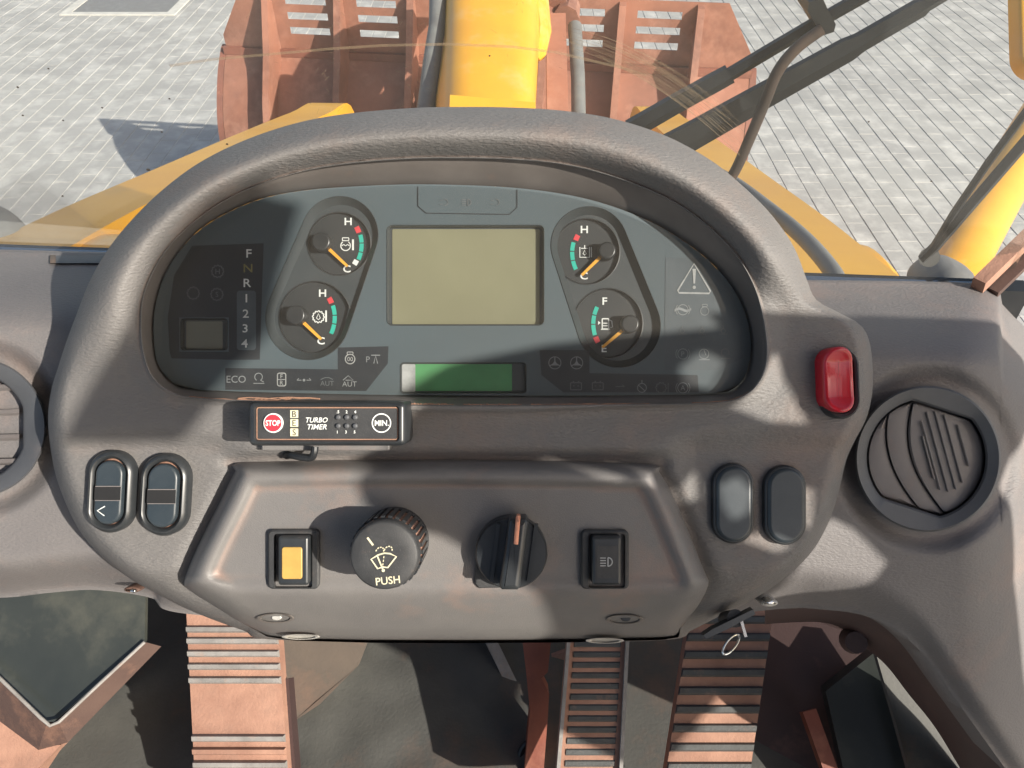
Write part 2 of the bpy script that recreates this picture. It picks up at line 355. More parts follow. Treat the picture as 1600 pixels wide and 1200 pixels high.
# ================================================================== SETTING: paved yard
PY, PX = 0.225, 0.135
gr = G().add([(-60, -40, -0.0045), (60, -40, -0.0045), (60, 90, -0.0045), (-60, 90, -0.0045)], [(0, 1, 2, 3)])
ground = T('ground', None, None, (0, 0, 0), WORLD, mesh=(gr, 'sand'), kind='structure')
paving = T('paving', None, None, (0, 0, 0), WORLD, kind='structure')
BW = 0.0025
def paver_geo(g, cx, cy, dz):
    hx, hy = PX / 2 - 0.0030, PY / 2 - 0.0007
    a = [(cx - hx, cy - hy), (cx + hx, cy - hy), (cx + hx, cy + hy), (cx - hx, cy + hy)]
    b = inset(a, BW)
    g.grid([[(x, y, -0.02) for x, y in a], [(x, y, dz - 0.003) for x, y in a], [(x, y, dz) for x, y in b]], True); g.cap([(x, y, dz) for x, y in b])
HOODPX = [(0, 395), (170, 395), (250, 300), (400, 205), (720, 165), (960, 185), (1160, 290), (1262, 430), (1545, 440), (1600, 510), (1600, 1200), (0, 1200)]
def project(p):
    d = Vector(p) - CAM; z = d.dot(AX)
    return (800 + FPX * d.x / z, 600 - FPX * d.dot(UP) / z, z) if z > 0.05 else (9999, 9999, 0)
cells = []
for i in range(-75, 76):
    for j in range(5, 75):
        x = i * PX; y = 0.9 + j * PY + (PY / 2 if i % 2 else 0)
        px, py, z = project((x, y, 0))
        if -120 < px < 1720 and -120 < py < 560:
            vis = -10 < px < 1610 and -10 < py and not inside(px, py, HOODPX) and not (320 < px < 1180 and py < 330)
            cells.append((0 if vis else 1, z, x, y))
cells.sort()
pm = G(); paver_geo(pm, 0, 0, 0)
first = link('paver', pm, 'paver', Vector((0, 0, 0)), 30)
rest = G()
nind = 0
for flag, z, x, y in cells:
    dz = random.uniform(-0.001, 0.001)
    if 1.6 < y and -2.3 < x + 2.55 < 0.4 and 6.6 < y < 8.0 and False: continue
    if flag == 0 and nind < 299:
        o = first if nind == 0 else first.copy()
        if nind: COL.objects.link(o)
        o.parent = paving.root; o.location = (x, y, dz); o.rotation_euler = (random.uniform(-.006, .006), random.uniform(-.006, .006), random.uniform(-.01, .01)); nind += 1
    else: paver_geo(rest, x, y, dz)
paving.part('paver_field', rest, 'paver', kind='stuff', smooth=30)

# drain cover set in the paving, top left
DC = wz(205, 5, 0.0)
t = T('drain_cover', 'worn concrete drain cover with pale border set in the grey pavers', 'drain cover', (DC.x, DC.y, 0), WORLD)
g = G(); x0, y0 = DC.x, DC.y
for a, b in (((-.62, -.42), (.62, -.34)), ((-.62, .34), (.62, .42)), ((-.62, -.34), (-.52, .34)), ((.52, -.34), (.62, .34))): g.box((x0 + a[0], y0 + a[1], 0.0), (x0 + b[0], y0 + b[1], 0.012))
t.part('border', g, 'sand'); t.part('slab', G().slab(rrect(x0 - .515, y0 - .335, x0 + .515, y0 + .335, .02), 0.0, 0.008, .004), 'grey')

# ================================================================== LOADER OUTSIDE: bucket, arms, frame
YAW = Matrix.Rotation(R(-7), 4, 'Z')
BK = Matrix.Translation((-0.18, 4.34, 0)) @ YAW
t = T('loader_bucket', 'rust red loader bucket with slotted spill guard lying on the paved yard', 'loader bucket', (0, 0, 0), BK)
HW = 1.47
prof = [(0.03, 1.12), (-0.10, 1.00), (-0.24, 0.78), (-0.27, 0.55), (-0.20, 0.32), (-0.02, 0.14), (0.25, 0.06), (1.05, 0.03)]
pr = catmull(prof, 4, False); th = 0.035
g = G(); outer = [(y, z) for y, z in pr]
inn = []
for i, (y, z) in enumerate(pr):
    a = Vector(pr[max(0, i - 1)]); b = Vector(pr[min(len(pr) - 1, i + 1)]); d = (b - a).normalized(); inn.append((y - d.y * th, z + d.x * th) if False else (y + (-d.y) * th, z + d.x * th))
loop = outer + inn[::-1]
g.grid([[(-HW, y, z) for y, z in loop], [(HW, y, z) for y, z in loop]], True)
t.part('back_plate', g, 'rust')
t.part('upper_lip', G().box((-HW - .01, -0.005, 1.095), (HW + .01, 0.075, 1.135)), 'rust_dark')
# spill guard with slots
ribx = [-1.16, -0.76, -0.36, 0.36, 0.76, 1.16]
g = G(); zt, zb = 1.46, 1.136; y0, y1 = 0.02, 0.028
holes = [(-1.07, -.84), (-.67, -.45), (.45, .67), (.84, 1.07)]
slots = [(1.215, 1.253), (1.293, 1.331), (1.371, 1.409)]
zs = [zb] + [v for s_ in slots for v in s_] + [zt]
for k in range(len(zs) - 1):
    if k % 2 == 0: g.box((-1.30, y0, zs[k]), (1.30, y1, zs[k + 1]))
    else:
        xs = [-1.30] + [v for h in holes for v in h] + [1.30]
        for j in range(0, len(xs), 2): g.box((xs[j], y0, zs[k]), (xs[j + 1], y1, zs[k + 1]))
for s_ in (-1, 1):
    g.extrude([(s_ * 1.30, y0, zb), (s_ * HW, y0, zb), (s_ * HW, y0, zb + .06), (s_ * 1.30, y0, zt)][::s_], (0, y1 - y0, 0))
t.part('spill_guard', g, 'rust')
for s_ in (-1, 1):
    g = G(); poly = [(s_ * (HW + .003), y, z) for y, z in outer] + [(s_ * (HW + .003), 0.95, 0.5), (s_ * (HW + .003), 0.06, 1.13)]
    g.extrude(poly, (s_ * 0.035, 0, 0)); t.part('side_plate', g, 'rust_dark')
for x in ribx:
    g = G(); poly = [(x - .018, 0.018, 1.45), (x - .018, -0.02, 1.44), (x - .018, -0.16, 1.16), (x - .018, -0.30, 0.95), (x - .018, -0.42, 0.70), (x - .018, -0.40, 0.5), (x - .018, -0.22, 0.5), (x - .018, -0.20, 0.8), (x - .018, 0.018, 1.10)]
    g.extrude(poly, (0.036, 0, 0)); t.part('rib', g, 'rust')
g = G()
for x in (-.2, .14): g.box((x, -0.34, 0.45), (x + .06, 0.018, 1.05))
t.part('hinge_bracket', g, 'rust_dark')
t.part('wear_edge', G().box((-HW - .02, 1.0, 0.005), (HW + .02, 1.25, 0.028)), 'grey')

FF = Matrix.Translation((-0.155, 1.6, 0)) @ Matrix.Rotation(R(-1.5), 4, 'Z') @ Matrix.Translation((0, -1.6, 0))
# front frame beam across the machine, just ahead of the windscreen
t = T('loader_chassis', 'yellow front chassis beam of the loader just below the windscreen sill', 'machine frame', (0, 1.0, 1.55), FF)
g = G(); pf = []
for i in range(25):
    a = math.pi * i / 24; pf.append((0.22 * math.cos(a), 0.16 * math.sin(a)))
rows = []
for x, k in ((-.735, .9), (-.715, 1), (-.3, 1.0), (.3, 1.0), (.81, 1), (.83, .9)):
    rows.append([(x, 1.10 + y * k, 1.80 + z * k) for y, z in pf] + [(x, 1.10 - .22 * k, 1.35), (x, 1.10 + .22 * k, 1.35)])
g.grid(rows, True); g.cap(rows[0], True); g.cap(rows[-1]); t.part('crossbeam', g, 'yellow')
for s_ in (-1, 1):
    g = G().tube([(.835 if s_ > 0 else -.74, 1.10, 1.76), (.885 if s_ > 0 else -.79, 1.10, 1.76)], .12, 24); t.part('pivot_pin', g, 'grey')
# lift arms: side plate beams that run down to the bucket
for s_, lab in ((-1, 'yellow lift arm running to the bucket at the left of the dash hood'), (1, 'yellow lift arm carrying a grey hose at the right of the dash hood')):
    x0 = -.67 if s_ < 0 else .71
    t = T('lift_arm', lab, 'lift arm', (x0, 1.2, 1.6), FF, group='lift arms of the loader')
    top = catmull([(1.02, 2.00), (1.35, 1.91), (1.75, 1.79), (2.3, 1.625), (2.9, 1.44), (3.28, 1.31), (3.44, 1.02)], 5, False)
    bot = [(3.5, .62), (3.25, .75), (2.8, 1.0), (2.2, 1.22), (1.7, 1.35), (1.3, 1.45), (1.0, 1.55)]
    hw = .075
    side = [(y, z) for y, z in top] + bot
    g = G(); rows = [[(x0 - hw, y, z) for y, z in side], [(x0 + hw, y, z) for y, z in side]]
    g.grid(rows, True); g.cap(rows[0], True); g.cap(rows[1]); t.part('beam', g, 'yellow', smooth=50)
    gus = [(x0 + s_ * .07, 1.02, 1.96), (x0 + s_ * .07, 1.55, 1.82), (x0 + s_ * .10, 1.30, 1.87), (x0 + s_ * .10, 1.0, 1.92)]
    g = G().extrude(gus[::s_], (0, 0, -.05)); t.part('gusset_plate', g, 'yellow')
    g = G().tube([(x0 - .12, 3.45, .95), (x0 + .12, 3.45, .95)], .11, 20); t.part('pin_boss', g, 'yellow')
# bell crank
t = T('bell_crank', 'bright yellow bell crank lever rising ahead of the dash hood', 'machine lever', (0, 2.6, 1.3), FF)
g = G()
def P2(x, y, d): return FF.inverted() @ wd(x, y, d)
ringA = [P2(702, -60, 3.25), P2(838, -60, 3.25), P2(846, -60, 3.6), P2(690, -60, 3.6)]
ringB = [P2(700, 60, 2.95), P2(838, 60, 2.95), P2(846, 62, 3.35), P2(690, 60, 3.35)]
ringC = [P2(697, 150, 2.75), P2(836, 160, 2.75), P2(838, 165, 3.2), P2(672, 150, 3.2)]
ringD = [P2(690, 320, 2.5), P2(842, 320, 2.5), P2(842, 320, 3.0), P2(664, 320, 3.0)]
def rnd(r4_):
    o_ = []
    for i in range(28):
        th_ = 2 * math.pi * i / 28; e_ = .55
        u = math.copysign(abs(math.cos(th_)) ** e_, math.cos(th_)) * .5 + .5; v = math.copysign(abs(math.sin(th_)) ** e_, math.sin(th_)) * .5 + .5
        o_.append(r4_[0].lerp(r4_[1], u).lerp(r4_[3].lerp(r4_[2], u), v))
    return o_
ringA, ringB, ringC, ringD = [rnd(r_) for r_ in (ringA, ringB, ringC, ringD)]
g.grid([ringD, ringC, ringB, ringA], True); g.cap(ringA); g.cap(ringD, True)
t.part('lever_arm', g, 'yellow', smooth=40)
g = G(); g.extrude([P2(703, 148, 2.70), P2(836, 160, 2.70), P2(838, 250, 2.6), P2(700, 250, 2.6)][::-1], P2(703, 148, 2.78) - P2(703, 148, 2.70)); t.part('cover_plate', g, 'yellow')
g = G().tube([P2(684, -30, 3.3), P2(683, 40, 3.2), P2(674, 100, 3.1), P2(664, 180, 3.0), P2(655, 260, 2.9)], .035, 12); t.part('grease_pipe', g, 'hosegrey')
t = T('link_pin_head', 'rusty pin head with worn yellow bracket beside the bell crank', 'pin', (.25, 3.2, 1.5), FF)
g = G()
for (x, y, d, r) in ((862, 12, 3.4, .075), (884, 30, 3.38, .06), (850, 40, 3.36, .045)): g.tube([P2(x, y, d), P2(x, y, d) + Vector((.02, .12, .02))], [r, r * .8], 9)
t.part('pin_cap', g, 'rust', smooth=20)
g = G().tube([P2(838, -10, 3.3), P2(845, 50, 3.25), P2(842, 85, 3.2), P2(838, 90, 3.2)], [.05, .045, .03, .02], 8); t.part('bracket', g, 'yellow', smooth=20)
t = T('bucket_link', 'rust brown upright link bar between bell crank and bucket', 'link bar', (.3, 3.3, 1), FF)
g = G().bar(P2(868, 30, 3.35), P2(872, 230, 3.0), (.085, .085), .06, (1, 0, 0)); t.part('bar', g, 'rust')
g = G().tube([P2(898, 40, 3.3), P2(903, 120, 3.2), P2(905, 240, 3.0)], .030, 12); t.part('hose', g, 'hosegrey')
t = T('hydraulic_hose', 'thick grey hydraulic hose curving down the right lift arm', 'hose', FF.inverted() @ wd(1230, 340, 1.3), FF)
hp = [P2(1105, 262, 1.55), P2(1148, 286, 1.42), P2(1200, 325, 1.28), P2(1245, 362, 1.16), P2(1282, 400, 1.07), P2(1310, 440, 1.0), P2(1322, 480, .96)]
t.part('hose_body', G().tube(catmull([tuple(p) for p in hp], 6, False), .0115, 14), 'hosegrey')

# ================================================================== CAB FRONT: windscreen, wipers
GY = 0.535
WSN = Matrix.Rotation(R(-3.6), 3, 'Z') @ Vector((0, 1, 0))
def onglass(x, y, off):
    r = ray(x, y); p0 = Vector((0, GY, 0)) + WSN * off
    return CAM + r * ((p0 - CAM).dot(WSN) / r.dot(WSN))
def wsrot(g):
    m_ = Matrix.Translation((0, GY, 0)) @ Matrix.Rotation(R(-3.6), 4, 'Z') @ Matrix.Translation((0, -GY, 0)); g.v = [m_ @ p for p in g.v]; return g
t = T('windscreen', 'dusty scratched windscreen pane in front of the dash', 'windscreen', (0, GY, 2.33), WORLD)
SILL = 2.345
g = G().box((-1.0, GY, SILL - .01), (0.400, GY + .006, 3.4)); t.part('pane', wsrot(g), 'glass', smooth=0)
g = G().box((-1.0, GY - .004, SILL - .085), (0.42, GY + .012, SILL - .011)); t.part('rubber_seal', wsrot(g), 'rubber')
def gp(x, y): return onglass(x, y, -.0006)
def scratch(g, pts, wd_):
    P = [gp(*p) for p in pts]
    for a, b in zip(P[:-1], P[1:]):
        d = (b - a).normalized(); n_ = WSN.cross(d) * wd_ / 2; g.add([a - n_, b - n_, b + n_, a + n_], [(0, 1, 2, 3)])
g = G()
scratch(g, [(265, 103), (330, 93), (430, 84), (520, 76), (600, 71), (700, 69), (800, 73), (870, 82), (980, 108), (1010, 118)], .0018)
for k in range(46):
    o = random.uniform(-16, 26); a = random.uniform(0, .5); b = random.uniform(.6, 1)
    base = [(880 + 285 * s_, 52 + o * .8 + 60 * s_ + 105 * s_ * s_ + o * .6 * s_) for s_ in [a + (b - a) * i / 8 for i in range(9)]]
    scratch(g, base, random.uniform(.00012, .00035))
for k in range(110):
    x = random.choice([random.gauss(520, 22), random.gauss(640, 18), random.uniform(300, 1100)]); y = random.uniform(0, 170); a = random.uniform(0, 3.1); L = random.uniform(2, 14)
    scratch(g, [(x, y), (x + L * math.cos(a), y + L * math.sin(a))], random.uniform(.0001, .0003))
t.part('scratches', g, 'scratch', smooth=0, kind='stuff')
g = G()
for (x, y, r) in ((28, 136, 2.5), (36, 180, 2.2), (99, 188, 2), (265, 154, 2), (232, 265, 4), (160, 168, 2), (253, 206, 2.2), (98, 306, 2.5), (355, 225, 2.5), (1030, 95, 2), (1357, 190, 2), (1175, 335, 2.5), (765, 87, 1.8), (1455, 283, 2), (76, 107, 2)):
    c = gp(x, y); k = .0003
    g.cap([c + (Vector((math.cos(a) * r * k * 1.4, 0, math.sin(a) * r * k)) - WSN * .0003) for a in [2 * math.pi * i / 7 for i in range(7)]])
t.part('insect_specks', g, 'grime', smooth=0, kind='stuff')

WY = 0.585
def wpoint(x, y, dy=0): return wy(x, y, WY + dy)
t = T('windscreen_wiper', 'long black windscreen wiper with clamp and broad blade beam across the glass', 'wiper', wpoint(1140, 120), WORLD)
def flatbar(g, pts, th):              # pts: (x,y,width px)
    rows = []
    for i, (x, y, wpx) in enumerate(pts):
        x1, y1, _ = pts[max(0, i - 1)]; x2, y2, _ = pts[min(len(pts) - 1, i + 1)]
        d = Vector((x2 - x1, y2 - y1)).normalized(); n_ = Vector((-d.y, d.x)) * wpx / 2
        a = wpoint(x + n_.x, y + n_.y); b = wpoint(x - n_.x, y - n_.y); m_ = (a + b) / 2; ex = Vector((0, th, 0))
        rows.append([a, m_ - ex * .6, b, b + ex, a + ex])
    g.grid(rows, True); g.cap(rows[0], True); g.cap(rows[-1])
g = G(); flatbar(g, [(985, 206, 27), (1060, 163, 26), (1120, 130, 26), (1142, 118, 25)], .007); t.part('arm_sleeve', g, 'rubber')
g = G(); flatbar(g, [(1138, 120, 17), (1200, 83, 17), (1285, 33, 17), (1400, -32, 17)], .005); t.part('arm_rod', g, 'rubber')
g = G(); a = [(1264, 4), (1285, -4), (1294, 16), (1306, 38), (1303, 50), (1285, 56), (1276, 40), (1262, 18)]
g.extrude([wpoint(x, y, -.012) for x, y in a], (0, .03, 0)); t.part('clamp', g, 'rubber')
g = G(); flatbar(g, [(1030, 243, 42), (1080, 216, 40), (1200, 149, 36), (1325, 80, 33), (1346, 68, 26), (1440, 14, 25), (1448, 9, 19), (1560, -58, 18)], .006); t.part('blade_beam', g, 'rubber')
t = T('washer_hose', 'brown dusty washer hose looping up to the wiper clamp', 'hose', wpoint(1150, 270, -.02), WORLD, mesh=(G().tube(catmull([tuple(wpoint(x, y, -.018)) for x, y in ((1125, 300), (1148, 268), (1172, 215), (1195, 160), (1215, 112), (1245, 75), (1285, 45))], 6, False), .0042, 12), 'hose'))
t = T('wiper_linkage', 'pair of thin black wiper rods at the right window edge', 'wiper', wpoint(1450, 400), WORLD)
g = G(); flatbar(g, [(1452, 398, 7), (1490, 336, 8), (1545, 256, 9), (1640, 128, 9)], .003); t.part('rod', g, 'rubber')
g = G(); flatbar(g, [(1440, 408, 9), (1462, 388, 12), (1530, 309, 13), (1640, 182, 14)], .004); t.part('rod', g, 'rubber')
t = T('wiper_motor_cover', 'grey cast wiper motor cover at the right foot of the windscreen', 'motor cover', wy(1480, 420, .66), WORLD)
def cover(x, y, Y, sx, sz, name, th):
    c = wy(x, y, Y); g = G(); rows = []
    for k in range(9):
        a = math.pi / 2 * k / 8
        rows.append([c + Vector((sx * math.cos(a) * math.cos(b) * (1 + .12 * math.cos(3 * b)), th * math.cos(a) * math.sin(b), sz * math.sin(a) - .02)) for b in [2 * math.pi * i / 28 for i in range(28)]])
    g.grid(rows, True); return g
t.part('housing', cover(1482, 432, .66, .030, .034, '', .05), 'grey')
g = G().tube([wy(1452, 402, .60), wy(1452, 402, .63)], .009, 14); t.part('spindle', g, 'hosegrey')
t = T('pivot_cover', 'grey cast pivot cover at the far left below the windscreen', 'motor cover', wy(0, 360, 1.2), WORLD)
t.part('housing', cover(-30, 400, 1.2, .085, .115, '', .12), 'grey')
t = T('handrail', 'yellow tubular handrail slanting up at the right edge', 'handrail', wd(1505, 400, .95), WORLD, mesh=(G().tube([wd(1440, 510, 1.75), wd(1475, 450, 1.85), wd(1516, 374, 2.0), wd(1565, 290, 2.2), wd(1660, 130, 2.6)], .070, 24), 'yellow'))
t = T('lamp_bracket', 'ochre rounded lamp bracket hanging at the top right corner', 'lamp bracket', wd(1600, 40, 1.2), WORLD)
g = G().slab(capsule((0, -.055), .035, (.012, .06), .05, 14), 0, .03, .008, bottom=True)
mm = Matrix.Translation(wd(1612, 38, 1.2)) @ DASH.to_3x3().to_4x4(); g.v = [mm @ p for p in g.v]; t.part('plate', g, 'yellow')
t = T('cab_post', 'orange dusty cab corner post at the right end of the windscreen sill', 'cab post', wy(1535, 440, GY), WORLD)
g = G().bar(wd(1528, 446, .60), wd(1660, 318, .62), .012, .010, (0, 0, 1)); t.part('post_face', g, 'pedal')
g = G().bar(wd(1540, 452, .61), wd(1672, 326, .63), .006, .02, (0, 0, 1)); t.part('post_seal', g, 'brown_seal')

# ================================================================== DASHBOARD BASE with round vents
topc = catmull([(-120, 391), (0, 392), (160, 396), (500, 405), (900, 432), (1200, 438), (1530, 444), (1560, 470), (1600, 512), (1700, 610)], 12, False)
botc = catmull([(-120, 930), (0, 934), (80, 926), (150, 922), (235, 934), (300, 960), (700, 980), (1000, 975), (1215, 952), (1290, 953), (1350, 962), (1400, 985), (1440, 1020), (1480, 1075), (1520, 1130), (1570, 1200), (1640, 1300), (1700, 1390)], 10, False)
def at(c, x):
    for a, b in zip(c[:-1], c[1:]):
        if a[0] <= x <= b[0]: return lerp(a[1], b[1], (x - a[0]) / max(1e-6, b[0] - a[0]))
    return c[-1][1]
VR = (1450, 717); VL = (-36, 668)
def basew(x, y, tp, bt):
    a = max(0, min(1, (y - tp) / 130))
    wv = -.155 + .098 * math.sin(a * math.pi / 2) ** 1.15
    wv -= .055 * sm(bt - 75, bt, y) ** 2 * lerp(1, .35, sm(1200, 1420, x))
    if x > 1500: wv -= .10 * ((x - 1500) / 200) ** 2
    if x > 1100 and y > 800: wv -= .05 * sm(800, 1250, y)
    for c, r in ((VR, 128), (VL, 122)):
        d = math.hypot(x - c[0], y - c[1]); wv -= .009 * sm(r + 24, r - 8, d)
    return wv
g = G(); rows = []
XS = [-110 + 4 * i for i in range(444)]
for x in XS:
    tp = at(topc, x); bt = at(botc, x); row = []
    row.append(q(x, tp - 2, -.185))
    for k in range(131):
        y = lerp(tp, bt, k / 130); row.append(q(x, y, basew(x, y, tp, bt)))
    p = row[-1]; row.append(p + Vector((0, -.003, -.03))); row.append(p + Vector((0, .02, -.06)))
    rows.append(row)
g.grid(rows)
dash = T('dashboard', 'wide grey brown dashboard moulding behind the instrument hood', 'dashboard', q(720, 700, -.06), mesh=None)
dash.part('moulding', g, 'skin2', smooth=60)
# trim strips on the shelf
def bw(x, y, up=0.0): return q(x, y, basew(x, y, at(topc, x), at(botc, x)) + up)
g = G(); xs = [930 + 8.5 * i for i in range(21)]
g.grid([[bw(x, 455 + (x - 930) * .02, -.001) for x in xs], [bw(x, 455 + (x - 930) * .02, .0025) for x in xs], [bw(x, 441 + (x - 930) * .02, .0025) for x in xs], [bw(x, 441 + (x - 930) * .02, -.002) for x in xs]])
dash.part('shelf_strip', g, 'kick', label='orange dusted strip let into the shelf')
g = G(); xs = [84 + 8.5 * i for i in range(11)]
g.grid([[bw(x, 412, -.001) for x in xs], [bw(x, 411, .004) for x in xs], [bw(x, 400, .004) for x in xs], [bw(x, 399, -.002) for x in xs]]); dash.part('clip', g, 'vent')
g = G().grid([[bw(x, 412, -.001) for x in (78, 87)], [bw(x, 411, .005) for x in (78, 87)], [bw(x, 399, .005) for x in (78, 87)], [bw(x, 398, -.002) for x in (78, 87)]]); dash.part('clip_tab', g, 'kick')

def disc_ring(c, r0, r1, w0, w1, n=72, bev=2.0):
    g = G(); rows = []
    for r, w_ in ((r1, w0), (r1, w1 - .001), (r1 - bev, w1), (r0 + bev, w1), (r0, w1 - .001), (r0 - 3, w0)):
        rows.append([q(c[0] + r * math.cos(2 * math.pi * i / n), c[1] - r * math.sin(2 * math.pi * i / n), w_) for i in range(n)])
    return g.grid(rows, True)
def clipcirc(c, r, ang, lim, a0=None, n=80):
    """circle of radius r with two parallel flats (normal at ang), px"""
    nx, ny = math.cos(R(ang)), -math.sin(R(ang)); p = []
    for i in range(n):
        x, y = r * math.cos(2 * math.pi * i / n), -r * math.sin(2 * math.pi * i / n); d = x * nx + y * ny
        if abs(d) > lim: k = (abs(d) - lim) * (1 if d > 0 else -1); x -= nx * k; y -= ny * k
        p.append((c[0] + x, c[1] + y))
    return p
WV = -.056
vent = T('air_vent', 'round grey air vent with closed curved louvres on the right of the dash', 'air vent', q(*VR, WV), group='round dash air vents')
def vent_bezel(th, c, ro, clip):
    g = G(); n = len(clip)
    ca = [(c[0] + ro * math.cos(math.atan2(y - c[1], x - c[0])), c[1] + ro * math.sin(math.atan2(y - c[1], x - c[0]))) for x, y in clip]
    rows = [[q(x, y, WV - .02) for x, y in ca], [q(x, y, WV + .004) for x, y in ca]]
    cb = [(c[0] + (x - c[0]) * .975, c[1] + (y - c[1]) * .975) for x, y in ca]; rows.append([q(x, y, WV + .006) for x, y in cb])
    cl = [(c[0] + (x - c[0]) * 1.04, c[1] + (y - c[1]) * 1.04) for x, y in clip]
    rows.append([q(x, y, WV + .003) for x, y in cl]); rows.append([q(x, y, WV + .001) for x, y in clip]); rows.append([q(x, y, WV - .03) for x, y in clip])
    g.grid([r[::-1] for r in rows], True); th.part('bezel', g, 'vent', smooth=30)
    g = G().cap([q(x, y, WV - .029) for x, y in clip][::-1]); th.part('duct_back', g, 'dark')
clipR = clipcirc((1447, 716), 93, 72, 80)
vent_bezel(vent, VR, 114, clipR)
# closed louvres: three curved leaves split by arcs
def leafx(y, k):                       # k-th dividing curve, px x at row y
    s_ = (y - 716) / 90
    return {0: 1390 + 26 * s_ + 30 * s_ * s_, 1: 1424 + 26 * s_ + 30 * s_ * s_}[k]
def leaf(lo, hi):
    ys = [625 + 2 * i for i in range(92)]; L = []; Rr = []
    ins = inset_px(clipR, 3)
    for y in ys:
        xs = xcross(ins, y)
        if not xs: continue
        a = max(xs[0], leafx(y, lo) + 1.0) if lo is not None else xs[0]
        b = min(xs[1], leafx(y, hi) - 1.0) if hi is not None else xs[1]
        if b - a > 1: L.append((a, y)); Rr.append((b, y))
    return L, Rr
def inset_px(p, d): return [tuple(x) for x in inset(ccw(p), d)]
def xcross(poly, y):
    xs = []
    for i in range(len(poly)):
        x1, y1 = poly[i - 1]; x2, y2 = poly[i]
        if (y1 > y) != (y2 > y): xs.append(x1 + (x2 - x1) * (y - y1) / (y2 - y1))
    return (min(xs), max(xs)) if len(xs) >= 2 else None
for lo, hi, dw in ((None, 0, -.0035), (0, 1, -.002), (1, None, 0.0)):
    L, Rr = leaf(lo, hi); g = G(); rows = []
    for u, dz in ((0, -.012), (0, 0), (.03, .0012), (.5, .0022), (.97, .0012), (1, 0), (1, -.012)):
        rows.append([q(lerp(a[0], b[0], u), a[1], WV + dz + dw - .004) for a, b in zip(L, Rr)])
    g.grid([r for r in rows]); vent.part('louvre', g, 'louvre', smooth=40)
for i, (x, ya, yb) in enumerate(((1448, 682, 748), (1453, 658, 765), (1465, 644, 768), (1478, 643, 764), (1491, 648, 754), (1508, 664, 728))):
    sh = .27
    g = G().tube([q(x + (ya - 706) * sh, ya, WV - .0012), q(x + (yb - 706) * sh, yb, WV - .0012)], .0007, 8); vent.part('ridge', g, 'louvre')
ventL = T('air_vent', 'round grey air vent with open slats cut off at the left edge', 'air vent', q(*VL, WV), group='round dash air vents')
clipL = clipcirc((-42, 668), 84, 0, 78)
vent_bezel(ventL, VL, 108, clipL)
for y, dy in ((606, 6), (645, 4), (684, 3), (722, 2)):
    g = G(); rows = []
    for x in range(-120, 40, 10):
        yy = y - dy * (x / 40.0) * .3
        xx = min(x, 36)
        rows.append([q(xx, yy - 6, WV - .014), q(xx, yy - 5, WV - .003), q(xx, yy + 1, WV - .001), q(xx, yy + 5, WV - .004), q(xx, yy + 1, WV - .020)])
    g.grid(rows, True); ventL.part('slat', g, 'louvre')

# ================================================================== INSTRUMENT BINNACLE SHELL
R1 = [(75, 660), (80, 610), (92, 570), (105, 530), (120, 490), (140, 440), (165, 395), (200, 350), (250, 300), (310, 255), (380, 220), (460, 193), (540, 178), (640, 169), (720, 167), (800, 168), (880, 173), (960, 186), (1040, 212), (1110, 250), (1160, 290), (1205, 335), (1240, 385), (1260, 435), (1275, 468), (1310, 488), (1345, 508), (1360, 540), (1364, 600), (1355, 650), (1335, 690), (1322, 720), (1310, 770), (1295, 815), (1270, 860), (1230, 900), (1180, 935), (1120, 965), (1080, 985), (1040, 1000), (800, 1003), (440, 1000), (380, 985), (300, 955), (240, 925), (200, 902), (160, 870), (125, 830), (100, 780), (84, 730)]
R3 = [(222, 520), (224, 470), (240, 425), (270, 380), (320, 335), (380, 300), (460, 272), (540, 257), (640, 249), (720, 248), (800, 250), (880, 258), (960, 278), (1040, 310), (1100, 350), (1150, 400), (1180, 455), (1193, 510), (1196, 560), (1185, 595), (1160, 618), (1120, 628), (1000, 631), (720, 632), (500, 628), (320, 622), (270, 612), (240, 588), (227, 555)]
R4 = [(247, 570), (241, 540), (240, 500), (248, 455), (268, 410), (305, 365), (350, 335), (410, 310), (480, 297), (560, 291), (640, 288), (720, 289), (800, 293), (880, 303), (950, 320), (1020, 348), (1080, 385), (1125, 425), (1155, 468), (1170, 510), (1173, 550), (1165, 585), (1145, 608), (1110, 615), (1000, 617), (720, 618), (500, 615), (310, 609), (270, 598)]
CPO = [(385, 721), (700, 717), (1005, 723), (1030, 735), (1060, 790), (1102, 895), (1107, 913), (1092, 945), (1060, 985), (1035, 1000), (720, 1005), (460, 1001), (400, 985), (340, 950), (296, 922), (288, 905), (310, 850), (345, 780), (368, 733)]
C0 = (705, 520); NA = 420
r1 = polar(catmull(R1, 6), C0, NA); r3 = polar(catmull(R3, 6), C0, NA); r4 = polar(catmull(R4, 6), C0, NA)
CPf = catmull(CPO, 2)
WP = -.014
